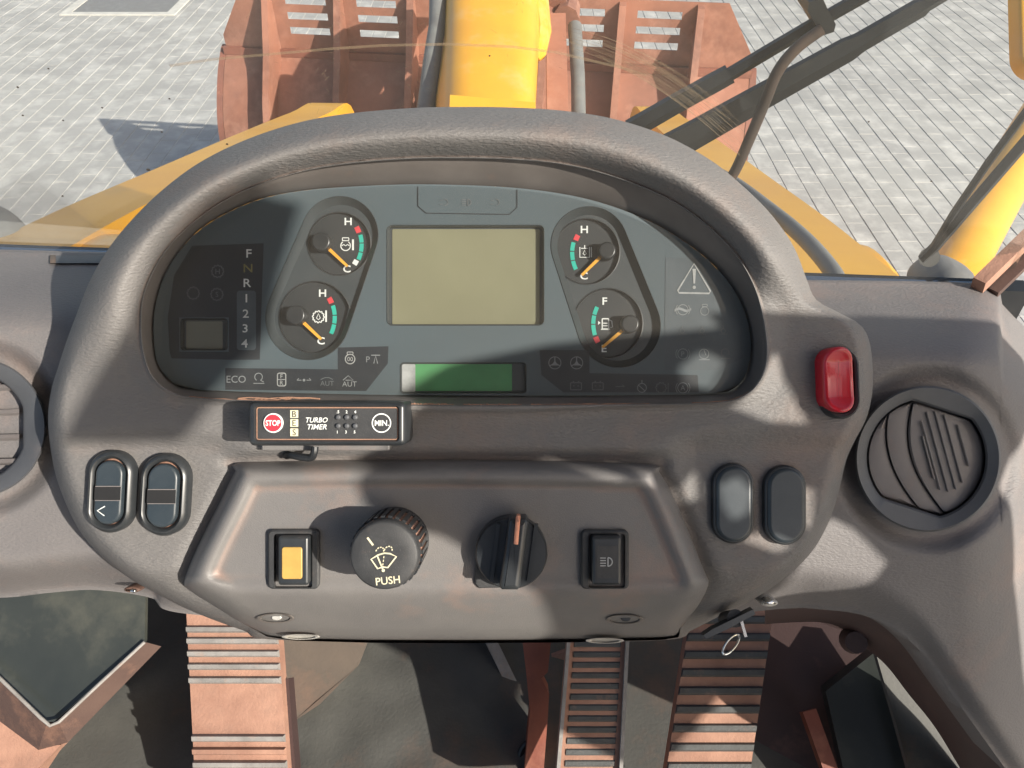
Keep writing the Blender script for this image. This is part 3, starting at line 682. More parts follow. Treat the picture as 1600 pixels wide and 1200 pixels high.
def shellw(i, t):
    """height of the shell along spoke i; t=0 silhouette, t=1 bezel line"""
    x1, y1 = r1[i]; x3, y3 = r3[i]; x = lerp(x1, x3, t); y = lerp(y1, y3, t)
    L = math.hypot(x3 - x1, y3 - y1); d = t * L
    H = 1 - sm(430, 640, y1) if x1 < 720 else 1 - sm(380, 500, y1)
    # hood roll
    top = sm(420, 230, y1); hood = lerp(-.022, .005, t) + (.031 + .006 * top) * math.sin(math.pi * min(1, (t * .9 + .10)) ** (.80 + .12 * top))
    # face: flat with rounded rim
    e = min(1, d / 26); face = -.034 + .034 * math.sqrt(max(0, 1 - (1 - e) ** 2))
    e2 = sm(40, 0, L - d); face += .0035 * e2
    lowz = max(sm(400, 330, x), sm(1035, 1090, x))
    face -= .0075 * sm(668 + 10 * math.sin(x * .02), 708, y) * lowz + .004 * sm(700, 715, y) * (1 - lowz)
    face -= .05 * sm(880, 1010, y)
    if y > 690:
        dd = pdist(x, y, CPf) if not inside(x, y, CPf) else 0; face -= .005 * math.exp(-(dd / 11) ** 2)
    wv = lerp(face, hood, H)
    wv += .0030 * sm(.955, .982, t) * (1 - sm(.99, 1.0, t))
    return x, y, wv
g = G(); rows = []
rows.append([q(C0[0] + (x - C0[0]) * .93, C0[1] + (y - C0[1]) * .93, -.15) for x, y in r1])
rows.append([q(C0[0] + (x - C0[0]) * .985, C0[1] + (y - C0[1]) * .985, shellw(i, 0)[2] - .03) for i, (x, y) in enumerate(r1)])
TS = [0, .01, .02, .035, .05, .07, .09] + [.09 + .87 * k / 46 for k in range(1, 47)] + [.968, .976, .984, .992, 1.0]
for t_ in TS: rows.append([q(*shellw(i, t_)) for i in range(NA)])
g.grid([r[::-1] for r in rows], True)
binn = T('instrument_hood', 'brown grained hood moulding arching over the instrument cluster', 'instrument hood', q(720, 620, 0))
binn.part('shell', g, 'skin', smooth=60)
g = G(); rows = []
for k in range(9):
    s_ = k / 8
    rows.append([q(lerp(a[0], b[0], s_), lerp(a[1], b[1], s_), lerp(shellw(i, 1)[2] - .0012, WP - .001, s_ ** 1.15)) for i, (a, b) in enumerate(zip(r3, r4))])
g.grid([r[::-1] for r in rows], True); binn.part('bezel', g, 'rim', smooth=50)
g = G()
for a, b in (((372, 622), (500, 624)), ((398, 624), (455, 626))):
    pts = [q(a[0] + (b[0] - a[0]) * k / 8, a[1] + random.uniform(-1.5, 1.5), .0015) for k in range(9)]
    g.tube(pts, [.0003 + .0004 * random.random() for _ in pts], 6)
pts = [(i, p) for i, p in enumerate(r3) if p[1] > 590 and 235 < p[0] < 1180]
pts.sort(key=lambda e: e[1][0])
for a in range(0, len(pts) - 6, 5):
    if random.random() < .82:
        sg = pts[a:a + 7]; g.tube([q(p[0], p[1] + random.uniform(-.6, 1.0), shellw(i, 1)[2] + .0002) for i, p in sg], [.0002 + .0004 * random.random() for _ in sg], 6)
binn.part('dust_crust', g, 'orange_dust', kind='stuff')

# ================================================================== INSTRUMENT CLUSTER
cl = T('instrument_cluster', 'blue grey instrument cluster with four gauges and a blank display', 'instrument cluster', q(720, 470, WP))
LCDF = rrect(604, 351, 851, 509, 9); GRF = rrect(625, 566, 823, 615, 6); SLF = rrect(281, 497, 356, 548, 6)
capL = capsule((531, 367), 61, (481, 496), 67); capR = capsule((921, 383), 61, (967, 509), 66)
# face plate with real openings
bm = bmesh.new(); edges = []
def loopv(pts, w_):
    vs = [bm.verts.new(q(x, y, w_)) for x, y in pts]; return [bm.edges.new((vs[i], vs[(i + 1) % len(vs)])) for i in range(len(vs))]
for lp in (r4[::3], LCDF, GRF, SLF, capL, capR): edges += loopv(lp, WP)
bmesh.ops.triangle_fill(bm, use_beauty=True, use_dissolve=False, edges=edges)
bmesh.ops.recalc_face_normals(bm, faces=bm.faces)
bm.verts.ensure_lookup_table(); bm.verts.index_update()
holes = [LCDF, GRF, SLF, capL, capR]
def pxof(p): k = FPX / (DIST - p.z); return 800 + p.x * k, 600 - p.y * k
fs = []
for f in bm.faces:
    c = f.calc_center_median(); x, y = pxof(c)
    if any(inside(x, y, h) for h in holes): continue
    idx = [v.index for v in f.verts]; fs.append(idx if f.normal.z > 0 else idx[::-1])
g = G().add([v.co.copy() for v in bm.verts], fs); bm.free()
cl.part('face_plate', g, 'panel', smooth=0)
def well(pts, wf, wt, name, m, flare=0, holes=None):
    g = G(); a = ccw(pq(pts, wt)); b = inset(a, flare)
    g.grid([[(x, y, wt) for x, y in a], [(x, y, wt + .0006) for x, y in inset(a, .0004)], [(x, y, wt - .0003) for x, y in inset(a, .0010)], [(x, y, wf) for x, y in inset(b, .0010)]], True); g.f = [f[::1] for f in g.f]
    fl = inset(b, .0010)
    if not holes: g.cap([(x, y, wf) for x, y in fl]); return g
    bm = bmesh.new(); ed = []
    hs = [pq(circ(c[0], c[1], r + 2.5, 56), wf) for c, r in holes]
    for lp in [fl] + hs:
        vs = [bm.verts.new((x, y, wf)) for x, y in lp]; ed += [bm.edges.new((vs[i], vs[(i + 1) % len(vs)])) for i in range(len(vs))]
    bmesh.ops.triangle_fill(bm, use_beauty=True, use_dissolve=False, edges=ed)
    bm.normal_update(); bm.verts.index_update(); fs = []
    for f in bm.faces:
        c = f.calc_center_median()
        if any(inside(c.x, c.y, h) for h in hs): continue
        idx = [v.index for v in f.verts]; fs.append(idx if f.normal.z > 0 else idx[::-1])
    g.add([v.co.copy() for v in bm.verts], fs); bm.free()
    return g
disp = cl.part('main_display', well(LCDF, WP - .0055, WP, '', ''), 'pit', smooth=30)
cl.part('screen', fill(G(), rrect(613, 358, 843, 507, 2), WP - .0050), 'lcd', disp)
strip = cl.part('strip_display', well(GRF, WP - .0032, WP, '', ''), 'pit', smooth=30)
cl.part('screen', fill(G(), rrect(649, 569, 800, 611, 1), WP - .0028), 'green', strip)
cl.part('silver_block', fill(G(), rrect(628, 569, 649, 612, 2), WP - .0025), 'silver', strip)
small = cl.part('small_display', well(SLF, WP - .0045, WP, '', ''), 'pit', smooth=30)
cl.part('screen', fill(G(), rrect(291, 502, 348, 545, 2), WP - .0041), 'lcds', small)
W1 = WP + .00025; W2 = WP + .0006
def block(out, m='panel_dark', w_=W1, name='label_block'): cl.part(name, fill(G(), out, w_), m, smooth=0)
block([(300, 384), (412, 380), (408, 496), (262, 496), (272, 430)])
block([(357.5, 496), (408, 496), (406, 562), (357.5, 562)]); block([(265, 549.5), (357.5, 549.5), (357.5, 562), (268, 560)]); block([(262, 496), (280, 496), (280, 549.5), (265, 549.5)])
block(rrect(370, 454, 400, 547, 5), 'panel_mid', W1 + .0002)
block([(352, 575), (528, 577), (528, 543), (607, 541), (606, 568), (572, 611), (352, 609)])
block([(843, 547), (921, 547), (921, 583), (1090, 586), (1092, 613), (880, 613), (846, 586)])
block([(1040, 402), (1105, 404), (1140, 450), (1160, 500), (1160, 560), (1120, 578), (1038, 578)], 'panel_mid')
g = G(); stroke(g, [(653, 292), (653, 322), (666, 333), (796, 335), (808, 324), (808, 296)], 1.2, W2); cl.part('outline_print', g, 'panel_dark', smooth=0)
# column of gear letters
for s_, x, y, m_ in (('F', 389, 396, 'white'), ('N', 387.5, 419, 'yellowdim'), ('R', 386.5, 442, 'white'), ('1', 385, 466, 'white'), ('2', 384, 490, 'white'), ('3', 383, 513, 'white'), ('4', 382, 536.5, 'white')):
    cl.part('gear_letter', text(G(), s_, x, y, 13, W2 + .0002, .012, wide=1.15), m_, smooth=0)
def gear(g, x, y, r, w_, wd_=1.2, n=12):
    p = []
    for i in range(n * 4):
        a = 2 * math.pi * i / (n * 4); rr = r if i % 4 < 2 else r * .84; p.append((x + rr * math.cos(a), y + rr * math.sin(a)))
    stroke(g, p, wd_, w_, True)
def icon(draw, m='dim', name='symbol'):
    g = G(); draw(g); cl.part(name, g, m, smooth=0)
for x, y, s_ in ((340, 424, 'H'), (302, 458, ''), (339, 460, 'S')):
    icon(lambda g: (gear(g, x, y, 10, W2), s_ and text(g, s_, x, y, 8, W2)), 'faint')
icon(lambda g: text(g, 'ECO', 369, 592.5, 11, W2), 'dim')
icon(lambda g: (stroke(g, arc(404, 589, 6, -60, 240), 1.3, W2), stroke(g, [(396, 599), (413, 599)], 1.2, W2), stroke(g, [(407, 594), (412, 597)], 1.2, W2)), 'dim')
def fr(g):
    stroke(g, rrect(433.5, 583, 446.5, 603, 3), 1.5, W2, True); stroke(g, [(434, 593), (446, 593)], 1, W2); text(g, 'F', 440, 588, 6.5, W2); text(g, 'R', 440, 598, 6.5, W2)
icon(fr, 'silver')
icon(lambda g: (stroke(g, [(464, 594), (471, 594)], 1.2, W2), fill(g, circ(475, 594, 2.2, 10), W2), stroke(g, [(479, 594), (486, 594)], 1.2, W2), stroke(g, [(464, 594), (467, 591)], 1, W2), stroke(g, [(486, 594), (483, 591)], 1, W2)), 'dim')
icon(lambda g: (text(g, 'AUT', 511, 599, 7.5, W2), stroke(g, [(501, 593), (508, 590), (514, 590), (520, 593)], 1.2, W2)), 'faint')
icon(lambda g: (text(g, 'AUT', 546, 600, 8, W2), stroke(g, [(536, 594), (544, 587), (552, 594), (540, 594)], 1.3, W2)), 'dim')
icon(lambda g: (stroke(g, circ(547, 561, 7.5, 20), 1.5, W2, True), text(g, '00', 547, 561, 6.5, W2), stroke(g, rrect(542.5, 550, 551.5, 554, 1), 1.1, W2, True)), 'silver')
icon(lambda g: (text(g, 'P', 575, 561.5, 9, W2), stroke(g, [(584, 568), (587, 556), (590, 568)], 1.4, W2), stroke(g, [(580, 555), (594, 555)], 1.4, W2, False)), 'dim')
def wheel(g, x, y):
    stroke(g, circ(x, y, 9.5, 26), 1.2, W2, True); fill(g, [(x, y - 4), (x + 5, y + 4), (x - 5, y + 4)], W2)
    for a in (90, 210, 330): stroke(g, [(x + 3 * math.cos(R(a)), y - 3 * math.sin(R(a))), (x + 9 * math.cos(R(a)), y - 9 * math.sin(R(a)))], 1.5, W2)
icon(lambda g: wheel(g, 867, 567)); icon(lambda g: wheel(g, 901, 567))
g = G(); stroke(g, [(1084.5, 412), (1110, 455), (1108, 458.5), (1061, 457.5), (1059, 454)], 2.6, W2, True)
fill(g, [(1082, 420), (1087.5, 420), (1086, 443), (1083.5, 443)], W2); fill(g, circ(1084.7, 449, 2.6, 12), W2); cl.part('warning_triangle', g, 'silver', smooth=0)
def ringic(x, y, s_, r=8):
    def d(g):
        stroke(g, circ(x, y, r, 22), 1.1, W2, True); s_ and text(g, s_, x, y, r * .95, W2)
        stroke(g, arc(x, y, r + 3, 140, 220), 1, W2); stroke(g, arc(x, y, r + 3, -40, 40), 1, W2)
    icon(d, 'dim')
ringic(1067, 484, '~'); ringic(1067, 553, 'P'); ringic(1067, 606, 'A')
icon(lambda g: (stroke(g, circ(1101, 486, 6.5, 18), 1.1, W2, True), stroke(g, rrect(1097, 475.5, 1105, 479, 1), 1, W2, True)), 'dim')
icon(lambda g: (stroke(g, circ(1100, 553, 7.5, 18), 1.1, W2, True), stroke(g, [(1092, 562), (1109, 562)], 1.1, W2), stroke(g, [(1100, 547), (1103, 555)], 1.1, W2)), 'dim')
icon(lambda g: (stroke(g, arc(1133, 551, 6, -30, 250), 1.1, W2), stroke(g, [(1126, 560), (1141, 560)], 1.1, W2)), 'faint')
for x, y in ((1066, 517), (1097, 517), (1130, 517)): icon(lambda g: (stroke(g, [(x - 7, y + 5), (x + 7, y + 5)], 1, W2), stroke(g, circ(x, y, 3.5, 12), 1, W2, True), stroke(g, [(x, y - 8), (x, y - 4)], 1, W2)), 'faint')
for x, y in ((900, 603), (934, 603)): icon(lambda g: (stroke(g, rrect(x - 8.5, y - 5, x + 8.5, y + 6, 1), 1.2, W2, True), stroke(g, [(x - 5, y - 7), (x - 3, y - 7)], 1.6, W2), stroke(g, [(x + 3, y - 7), (x + 5, y - 7)], 1.6, W2), stroke(g, [(x - 5, y), (x - 2, y)], 1, W2), stroke(g, [(x + 2, y), (x + 5, y)], 1, W2)), 'faint')
icon(lambda g: (stroke(g, [(962, 604), (976, 604)], 1.1, W2), stroke(g, [(976, 604), (972, 601)], 1, W2)), 'faint')
icon(lambda g: (stroke(g, circ(1003, 606, 7, 18), 1.1, W2, True), stroke(g, [(1003, 594), (1003, 599)], 1.3, W2), stroke(g, [(998, 602), (1008, 611)], 1.1, W2)), 'dim')
icon(lambda g: (gear(g, 1033, 606, 8.5, W2, 1.1, 10), stroke(g, [(1044, 598), (1044, 614)], 1.1, W2)), 'faint')
for x in (695, 775): icon(lambda g: (stroke(g, arc(x, 316, 5, -90, 90), 1.1, W2), stroke(g, [(x - 8, 313), (x - 3, 313)], 1, W2), stroke(g, [(x - 8, 319), (x - 3, 319)], 1, W2)), 'faint')
def lamp(g, x, y, k, w_):
    stroke(g, [(x, y - 5 * k), (x, y + 5 * k)] + arc(x, y, 5 * k, -90, 90, 10, 5 * k), 1.3 * k, w_)
    for d in (-4.5, -1.5, 1.5, 4.5): stroke(g, [(x - 9 * k, y + d * k), (x - 2.5 * k, y + d * k)], 1.1 * k, w_)
icon(lambda g: lamp(g, 731, 316, 1, W2), 'faint')

# ---- gauges
WF = WP - .0045; WD = WP - .0075
def gauge(which, dial, rd, hub, rh, n0, n1, arcs, letters, drawic, label):
    # dial ring + disc as one part, then sub-parts
    g = G(); n = 56; rows = []
    for r, w_ in ((rd + 2.5, WF + .0003), (rd + 1, WF + .0005), (rd, WD), (rd - .01, WD)): rows.append([q(dial[0] + r * math.cos(2 * math.pi * i / n), dial[1] - r * math.sin(2 * math.pi * i / n), w_) for i in range(n)])
    g.grid(rows, True); g.cap(rows[-1])
    ga = cl.part('gauge', g, 'dial', smooth=30, label=label)
    for (cx, cy, r, a0, a1, m_, wpx) in arcs:
        cl.part('scale_mark', stroke(G(), arc(cx, cy, r, a0, a1, 6), wpx, WD + .0004), m_, ga, smooth=0)
    for s_, x, y in letters: cl.part('letter', text(G(), s_, x, y, 11.5, WD + .0004, .02, wide=1.15), 'white', ga, smooth=0)
    g = G(); drawic(g); cl.part('symbol', g, 'white', ga, smooth=0)
    g = G(); a = pq([n0], WD + .0035)[0]; b = pq([n1], WD + .0035)[0]
    d = (Vector(b) - Vector(a)).normalized(); s_ = Vector((-d.y, d.x)); h = Vector(pq([hub], WD + .005)[0])
    p0 = Vector((h.x, h.y, WD + .0035)); p1 = Vector((b[0], b[1], WD + .0035)); sv = Vector((s_.x, s_.y, 0)); zz = Vector((0, 0, .0006))
    rows = [[p + sv * k + zz, p - sv * k + zz, p - sv * k - zz, p + sv * k - zz] for p, k in ((p0, .0011), (p1, .0008))]
    g.grid(rows, True); g.cap(rows[0], True); g.cap(rows[1]); cl.part('needle', g, 'amber', ga)
    c = pq([hub], WD + .0095)[0]; k = (DIST - WD) / FPX
    g = G().slab(circ(c[0], c[1], rh * k, 32), WD, WD + .0095, .0012, bottom=True); cl.part('needle_hub', g, 'black', ga)
for cap_px, hs_ in ((capL, (((530, 381), 48), ((492, 496), 55))), (capR, (((917, 393), 50), ((950, 505), 53)))):
    cl.part('gauge_recess', well(cap_px, WF, WP, '', '', .0035, hs_), 'pit', smooth=30)
WI = WD + .0004
def ic_engine(g):
    stroke(g, arc(540, 384, 7.5, -235, 55, 20), 1.5, WI); stroke(g, rrect(535, 371.5, 545, 376, 1), 1.3, WI, True); stroke(g, [(534, 384), (537, 382), (540, 384), (543, 382), (546, 384)], 1.3, WI)
    stroke(g, [(551.5, 374), (551.5, 391)], 3, WI)
def ic_gear(g):
    gear(g, 497.5, 495, 9.5, WI, 1.5, 12); stroke(g, [(497.5, 490), (500.5, 497), (497.5, 499.5), (494.5, 497)], 1.2, WI, True); stroke(g, [(509.5, 485), (509.5, 503)], 2.6, WI)
def ic_hyd(g):
    stroke(g, [(906, 386), (906, 402), (921, 402), (921, 386)], 1.5, WI); stroke(g, [(908, 388), (919, 388)], 1.3, WI); stroke(g, [(913.5, 383), (913.5, 388)], 1.5, WI); stroke(g, [(913.5, 391), (916, 396.5), (913.5, 398.5), (911, 396.5)], 1.2, WI, True); stroke(g, [(924, 386), (924, 402)], 1.5, WI)
def ic_fuel(g):
    stroke(g, rrect(941, 498, 951, 514, 1), 1.8, WI, True); stroke(g, [(939, 514.5), (953, 514.5)], 1.8, WI); stroke(g, [(942, 505), (950, 505)], 1.4, WI); stroke(g, [(951, 499), (956, 502), (957, 511), (954, 512)], 1.6, WI); fill(g, [(934.5, 501.5), (938.5, 504.5), (934.5, 507.5)], WI); stroke(g, [(941, 509), (951, 509)], 1.2, WI)
gauge(0, (530, 381), 48, (501, 377), 14.5, (511, 387), (543, 416), [(507, 382, 57, 29, 19, 'redp', 8), (507, 382, 58, 15, 3, 'teal', 6.5), (507, 382, 58, 1.5, -11, 'teal', 6.5), (507, 382, 58, -12.5, -24, 'teal', 6.5), (507, 382, 56, -26, -34, 'white', 8)], [('H', 544, 346), ('C', 542, 420)], ic_engine, 'coolant temperature gauge with white cold mark')
gauge(1, (492, 496), 55, (461, 492), 15, (471, 500), (502, 530), [(463, 496, 59.5, 31, 22, 'redp', 8), (463, 496, 60, 18, 4, 'teal', 6.5), (463, 496, 60, 2.5, -9, 'teal', 6.5), (463, 496, 60, -10.5, -25, 'teal', 6.5)], [('H', 504, 458), ('C', 501.5, 532.5)], ic_gear, 'transmission temperature gauge with gear symbol')
gauge(2, (917, 393), 50, (949, 391), 13.5, (940, 402), (909, 430), [(953, 395, 57, 151, 160, 'redp', 8), (953, 395, 59, 164, 177, 'teal', 6.5), (953, 395, 59, 178.5, 191, 'teal', 6.5), (953, 395, 59, 192.5, 206, 'teal', 6.5)], [('H', 913, 358.5), ('C', 912.5, 431)], ic_hyd, 'hydraulic temperature gauge with tank symbol')
gauge(3, (950, 505), 53, (985, 506), 14, (974, 516), (941, 543), [(987, 506, 60, 154, 166, 'teal', 6.5), (987, 506, 60, 167.5, 180, 'teal', 6.5), (987, 506, 60, 181.5, 197, 'teal', 6.5), (987, 506, 60, 200, 209, 'redp', 8)], [('F', 945, 470.5), ('E', 944, 544.5)], ic_fuel, 'fuel gauge with pump symbol')
# clear cover
rows = []; g = G(); r4b = [(C0[0] + (x - C0[0]) * .999, C0[1] + (y - C0[1]) * .999) for x, y in r4]
for s_ in (1.0, .97, .9, .75, .5, .25, .02): rows.append([q(C0[0] + (x - C0[0]) * s_, C0[1] + (y - C0[1]) * s_, WP + .0035 - .002 * (1 - s_ ** 2)) for x, y in r4b])
g.grid([r[::-1] for r in rows], True); g.cap(rows[-1][::-1]); cl.part('clear_cover', g, 'cover', smooth=80)

# ================================================================== LOWER CONTROL PANEL
C1 = (700, 850); NB = 360
o1 = polar(CPf, C1, NB)
def cpw(x, y, d):
    border = -.016 + .028 * math.sqrt(max(0, 1 - (1 - min(1, d / 26)) ** 2))
    wv = border - .0045 * sm(30, 44, d) * (1 - sm(900, 930, y))
    wv -= .060 * max(0, (y - 905) / 98) ** 1.7
    wv += .0035 * sm(935, 915, y) * sm(60, 30, d) * 0
    return wv
g = G(); rows = []
TT = [0, .004, .01, .02, .03, .045, .06, .08, .10, .12, .14, .16, .18, .20, .22, .25, .28, .31, .34, .37, .40, .44, .48, .52, .56, .60, .65, .70, .76, .82, .88, .94, .985]
rows.append([q(x, y, -.05) for x, y in o1])
for t_ in TT:
    row = []
    for x, y in o1:
        px, py = lerp(x, C1[0], t_), lerp(y, C1[1], t_); row.append(q(px, py, cpw(px, py, pdist(px, py, CPf))))
    rows.append(row)
g.grid([r[::-1] for r in rows], True); g.cap(rows[-1][::-1])
cp = T('control_panel', 'trapezoid brown grey switch panel bulging below the instrument cluster', 'control panel', q(*C1, .0))
cp.part('fascia', g, 'fascia', smooth=60)
PW = .0075                                # height of the flat of the fascia
def ell(x, y, rx, ry, dw, name, m_, dome=0):
    w0 = cpw(x, y, 30); g = G(); rows = []
    for k, dz in ((1.0, .0), (.92, .0012), (.78, .0006), (.72, -.0025)):
        rows.append([q(x + rx * k * math.cos(a), y + ry * k * math.sin(a), cpw(x + rx * k * math.cos(a), y + ry * k * math.sin(a), 30) + dz + dw) for a in [2 * math.pi * i / 32 for i in range(32)]])
    g.grid([r[::-1] for r in rows], True); g.cap(rows[-1][::-1]); return cp.part(name, g, m_)
for x, y, m_ in ((430, 966, 'bolt'), (976, 968, 'black')):
    e = ell(x, y, 30, 8, .0012, 'screw_recess', 'rim')
    wv = cpw(x, y, 30); g = G().slab(ccw(pq(circ(x + 2, y - 1, 8, 16, 4.5), wv + .002)), wv - .004, wv + .0022, .0006); cp.part('screw', g, m_, e)
for x, y in ((470, 995), (945, 1001)): ell(x, y, 30, 4.5, .003, 'clip_tab', 'bolt')
def square_switch(x0, y0, x1, y1, xi0, yi0, xi1, yi1, label, kindmat):
    t = T('rocker_switch', label, 'switch', q((x0 + x1) / 2, (y0 + y1) / 2, PW), group='square switches on the lower panel')
    w1 = PW + .004; g = G(); a = ccw(pq(rrect(x0, y0, x1, y1, 8), w1)); b = ccw(pq(rrect(xi0 - 6, yi0 - 4, xi1 + 6, yi1 + 4, 5), w1))
    g.grid([[(x, y, PW - .004) for x, y in a], [(x, y, w1 - .001) for x, y in a], [(x, y, w1) for x, y in inset(a, .001)], [(x, y, w1) for x, y in b], [(x, y, PW - .004) for x, y in b]], True); g.cap([(x, y, PW - .004) for x, y in b]); t.part('bezel', g, 'blackm')
    w2 = PW + .0095; g = G().slab(pq(rrect(xi0, yi0, xi1, yi1, 5), w2), PW - .004, w2, .0016); rk = t.part('rocker', g, 'black')
    return t, w2, rk
t, w2, rk = square_switch(418, 828, 498, 921, 434, 838, 482, 915, 'black square switch with amber lens left of the washer knob', 0)
t.part('lens', G().slab(pq(rrect(440, 855, 472, 905, 4), w2 + .0006), w2 - .002, w2 + .0006, .0005), 'lens', rk)
t, w2, rk = square_switch(908, 829, 983, 921, 925, 838, 971, 915, 'black headlamp rocker switch right of the rotary knob', 0)
t.part('label_plate', fill(G(), rrect(932, 853, 965, 904, 1), w2 + .0002), 'blackm', rk, smooth=0)
g = G(); lamp(g, 950, 878, 1.35, w2 + .0004); t.part('headlamp_symbol', g, 'silver', rk, smooth=0)

# washer knob
def lathe(prof, c, n=72, ribs=None):
    g = G(); rows = []
    for k, (r, w_) in enumerate(prof):
        row = []
        for i in range(n):
            rr = r
            if ribs and k in ribs and (i % 4) < 2: rr = r * .955
            a = 2 * math.pi * i / n; row.append((c[0] + rr * math.cos(a), c[1] + rr * math.sin(a), w_))
        rows.append(row)
    g.grid(rows, True); g.cap(rows[-1]); return g
KW = .046; kc = q(600, 868, KW); km = (DIST - KW) / FPX; rK = 55 * km
t = T('push_knob', 'round black push knob with windscreen washer symbol and ribbed skirt', 'knob', (kc.x, kc.y, PW))
g = lathe([(rK * 1.06, PW - .002), (rK * 1.06, PW + .004), (rK * 1.02, PW + .005)], kc); t.part('base_ring', g, 'blackm')
g = lathe([(rK * .99, PW + .004), (rK * .99, KW - .009), (rK * .96, KW - .008)], kc, 96); t.part('dusty_core', g, 'pedal')
for i in range(30):
    a = 2 * math.pi * i / 30; d = Vector((math.cos(a), math.sin(a), 0)); s_ = Vector((-d.y, d.x, 0))
    c = Vector((kc.x, kc.y, 0)) + d * rK
    g = G().box((-.0011, -.0011, PW + .004), (.0011, .0011, KW - .008)); g.v = [c + s_ * p.x + d * p.y + Vector((0, 0, p.z)) for p in g.v]; t.part('grip_rib', g, 'black', smooth=0)
g = lathe([(rK * .97, KW - .0095), (rK * 1.0, KW - .008), (rK * 1.0, KW - .004), (rK * .985, KW - .002), (rK * .95, KW - .0006), (rK * .90, KW), (rK * .5, KW - .0002), (rK * .02, KW - .0003)], kc, 96)
cap_ = t.part('cap', g, 'blackm', smooth=50)
g = G(); wk = KW + .0003
stroke(g, [(574, 840), (583, 852)], 3.2, wk)
A = lambda x, y: (600 + (x - 600) * .94 + (y - 868) * -.12, 868 + (y - 868) * .94 + (x - 600) * -.10)
stroke(g, [A(579, 872), A(590, 866), A(600, 864), A(610, 866), A(621, 872), A(609, 889), A(600, 887), A(592, 889)], 2.4, wk, True)
stroke(g, [A(589, 868), A(602, 893)], 2.4, wk); fill(g, circ(*A(602, 893), 2.6, 12), wk)
for yy in (869, 875, 881): stroke(g, [A(600, yy), A(600, yy + 3.4)], 1.6, wk)
for cx, a0 in ((592, 0), (606, 0)):
    for a in range(-10, 190, 40): stroke(g, [A(*p) for p in arc(cx, 860, 6.5, a, a + 26, 3)], 1.8, wk)
t.part('washer_symbol', g, 'cream', cap_, smooth=0)
t.part('lettering', text(G(), 'PUSH', 606, 907, 12, wk, .012, rot=6), 'cream', cap_, smooth=0)

# rotary knob
RW = .020; rc = q(799, 866, RW); rR = 57 * (DIST - RW) / FPX
t = T('rotary_knob', 'black rotary knob with raised grip bar and orange pointer line', 'knob', (rc.x, rc.y, PW))
g = lathe([(rR * 1.0, PW - .003), (rR, RW - .004), (rR * .985, RW - .0025), (rR * .95, RW - .0015), (rR * .5, RW - .001), (rR * .02, RW - .001)], rc, 80); t.part('disc', g, 'black', smooth=40)
g = G().slab(pq([(744, 872), (760, 872), (790, 918), (748, 919), (742, 912)], PW + .002), PW - .004, PW + .003, .001); t.part('corner_plate', g, 'blackm')  # flat dark plate at the lower left of the knob
for xa, xb in ((779, 768), (838, 826)):
    g = G().bar(q(xa, 818, RW - .001), q(xb, 908, RW - .001), .0022, .003, (1, 0, 0)); t.part('shoulder', g, 'black')
GW = .034
g = G().slab(pq([(795, 815), (799, 811), (822, 811), (826, 816), (813, 918), (809, 923), (784, 923), (780, 918)], GW), RW - .004, GW, .003, 4); gr_ = t.part('grip_bar', g, 'black')
g = G(); a = q(809, 809, GW); b = q(806, 851, GW)
g.tube([q(810, 806, GW - .012), q(809.5, 809, GW - .002), q(809, 815, GW + .0004), q(806, 850, GW + .0003)], .0013, 8); t.part('pointer', g, 'peach', gr_)

# ================================================================== OVAL SWITCHES
def oval(x0, y0, x1, y1, tilt=0):
    r = (x1 - x0) / 2; return capsule(((x0 + x1) / 2 + tilt / 2, y0 + r), r, ((x0 + x1) / 2 - tilt / 2, y1 - r), r, 18)
LW = -.0075
def oval_switch(x0, y0, x1, y1, label, mark):
    t = T('rocker_switch', label, 'switch', q((x0 + x1) / 2, (y0 + y1) / 2, LW), group='oval rocker switches left of the panel')
    w1 = LW + .0075; a = ccw(pq(oval(x0, y0, x1, y1, 3), w1)); b = inset(a, .0050); c = inset(a, .0075)
    g = G().grid([[(x, y, LW - .01) for x, y in a], [(x, y, w1 - .003) for x, y in a], [(x, y, w1 - .0008) for x, y in inset(a, .0012)], [(x, y, w1) for x, y in inset(a, .0028)], [(x, y, w1 - .001) for x, y in inset(a, .0042)], [(x, y, w1 - .003) for x, y in b], [(x, y, LW - .004) for x, y in b]], True)
    g.cap([(x, y, LW - .004) for x, y in b]); t.part('bezel', g, 'black', smooth=50)
    g = G().grid([[(x, y, w1 - .0035) for x, y in inset(b, .0001)], [(x, y, w1 - .0028) for x, y in inset(b, .0007)], [(x, y, w1 - .0035) for x, y in inset(b, .0013)]], True); t.part('dust_line', g, 'pedal', kind='stuff')
    w2 = w1 + .0015; o = ccw(pq([(x, y) for x, y in oval(x0 + 14, y0 + 16, x1 - 16, y1 - 14, 3)], w2))
    g = G().slab(o, LW - .004, w2, .0015); rk = t.part('rocker', g, 'blue')
    xl, xr = x0 + 16, x1 - 18; h = y1 - y0
    ya, yb = y0 + h * .43, y0 + h * .60
    t.part('centre_band', fill(G(), [(xl - 1, ya), (xr + 1, ya), (xr, yb), (xl - 2, yb)], w2 + .0002), 'dark', rk, smooth=0)
    g = G(); stroke(g, [(xl, ya), (xr + 1, ya)], 1.3, w2 + .0004); stroke(g, [(xl - 1, yb), (xr, yb)], 1.1, w2 + .0004); t.part('seam_line', g, 'louvre', rk, smooth=0)
    if mark:
        g = G(); stroke(g, [(164, 791), (152, 798), (163, 806)], 1.6, w2 + .0004); t.part('arrow_mark', g, 'white', rk, smooth=0)
oval_switch(133, 704, 206, 834, 'black oval rocker switch with a white arrow, left one of the pair', True)
oval_switch(215, 709, 292, 839, 'black oval rocker switch without a mark, beside the switch panel', False)
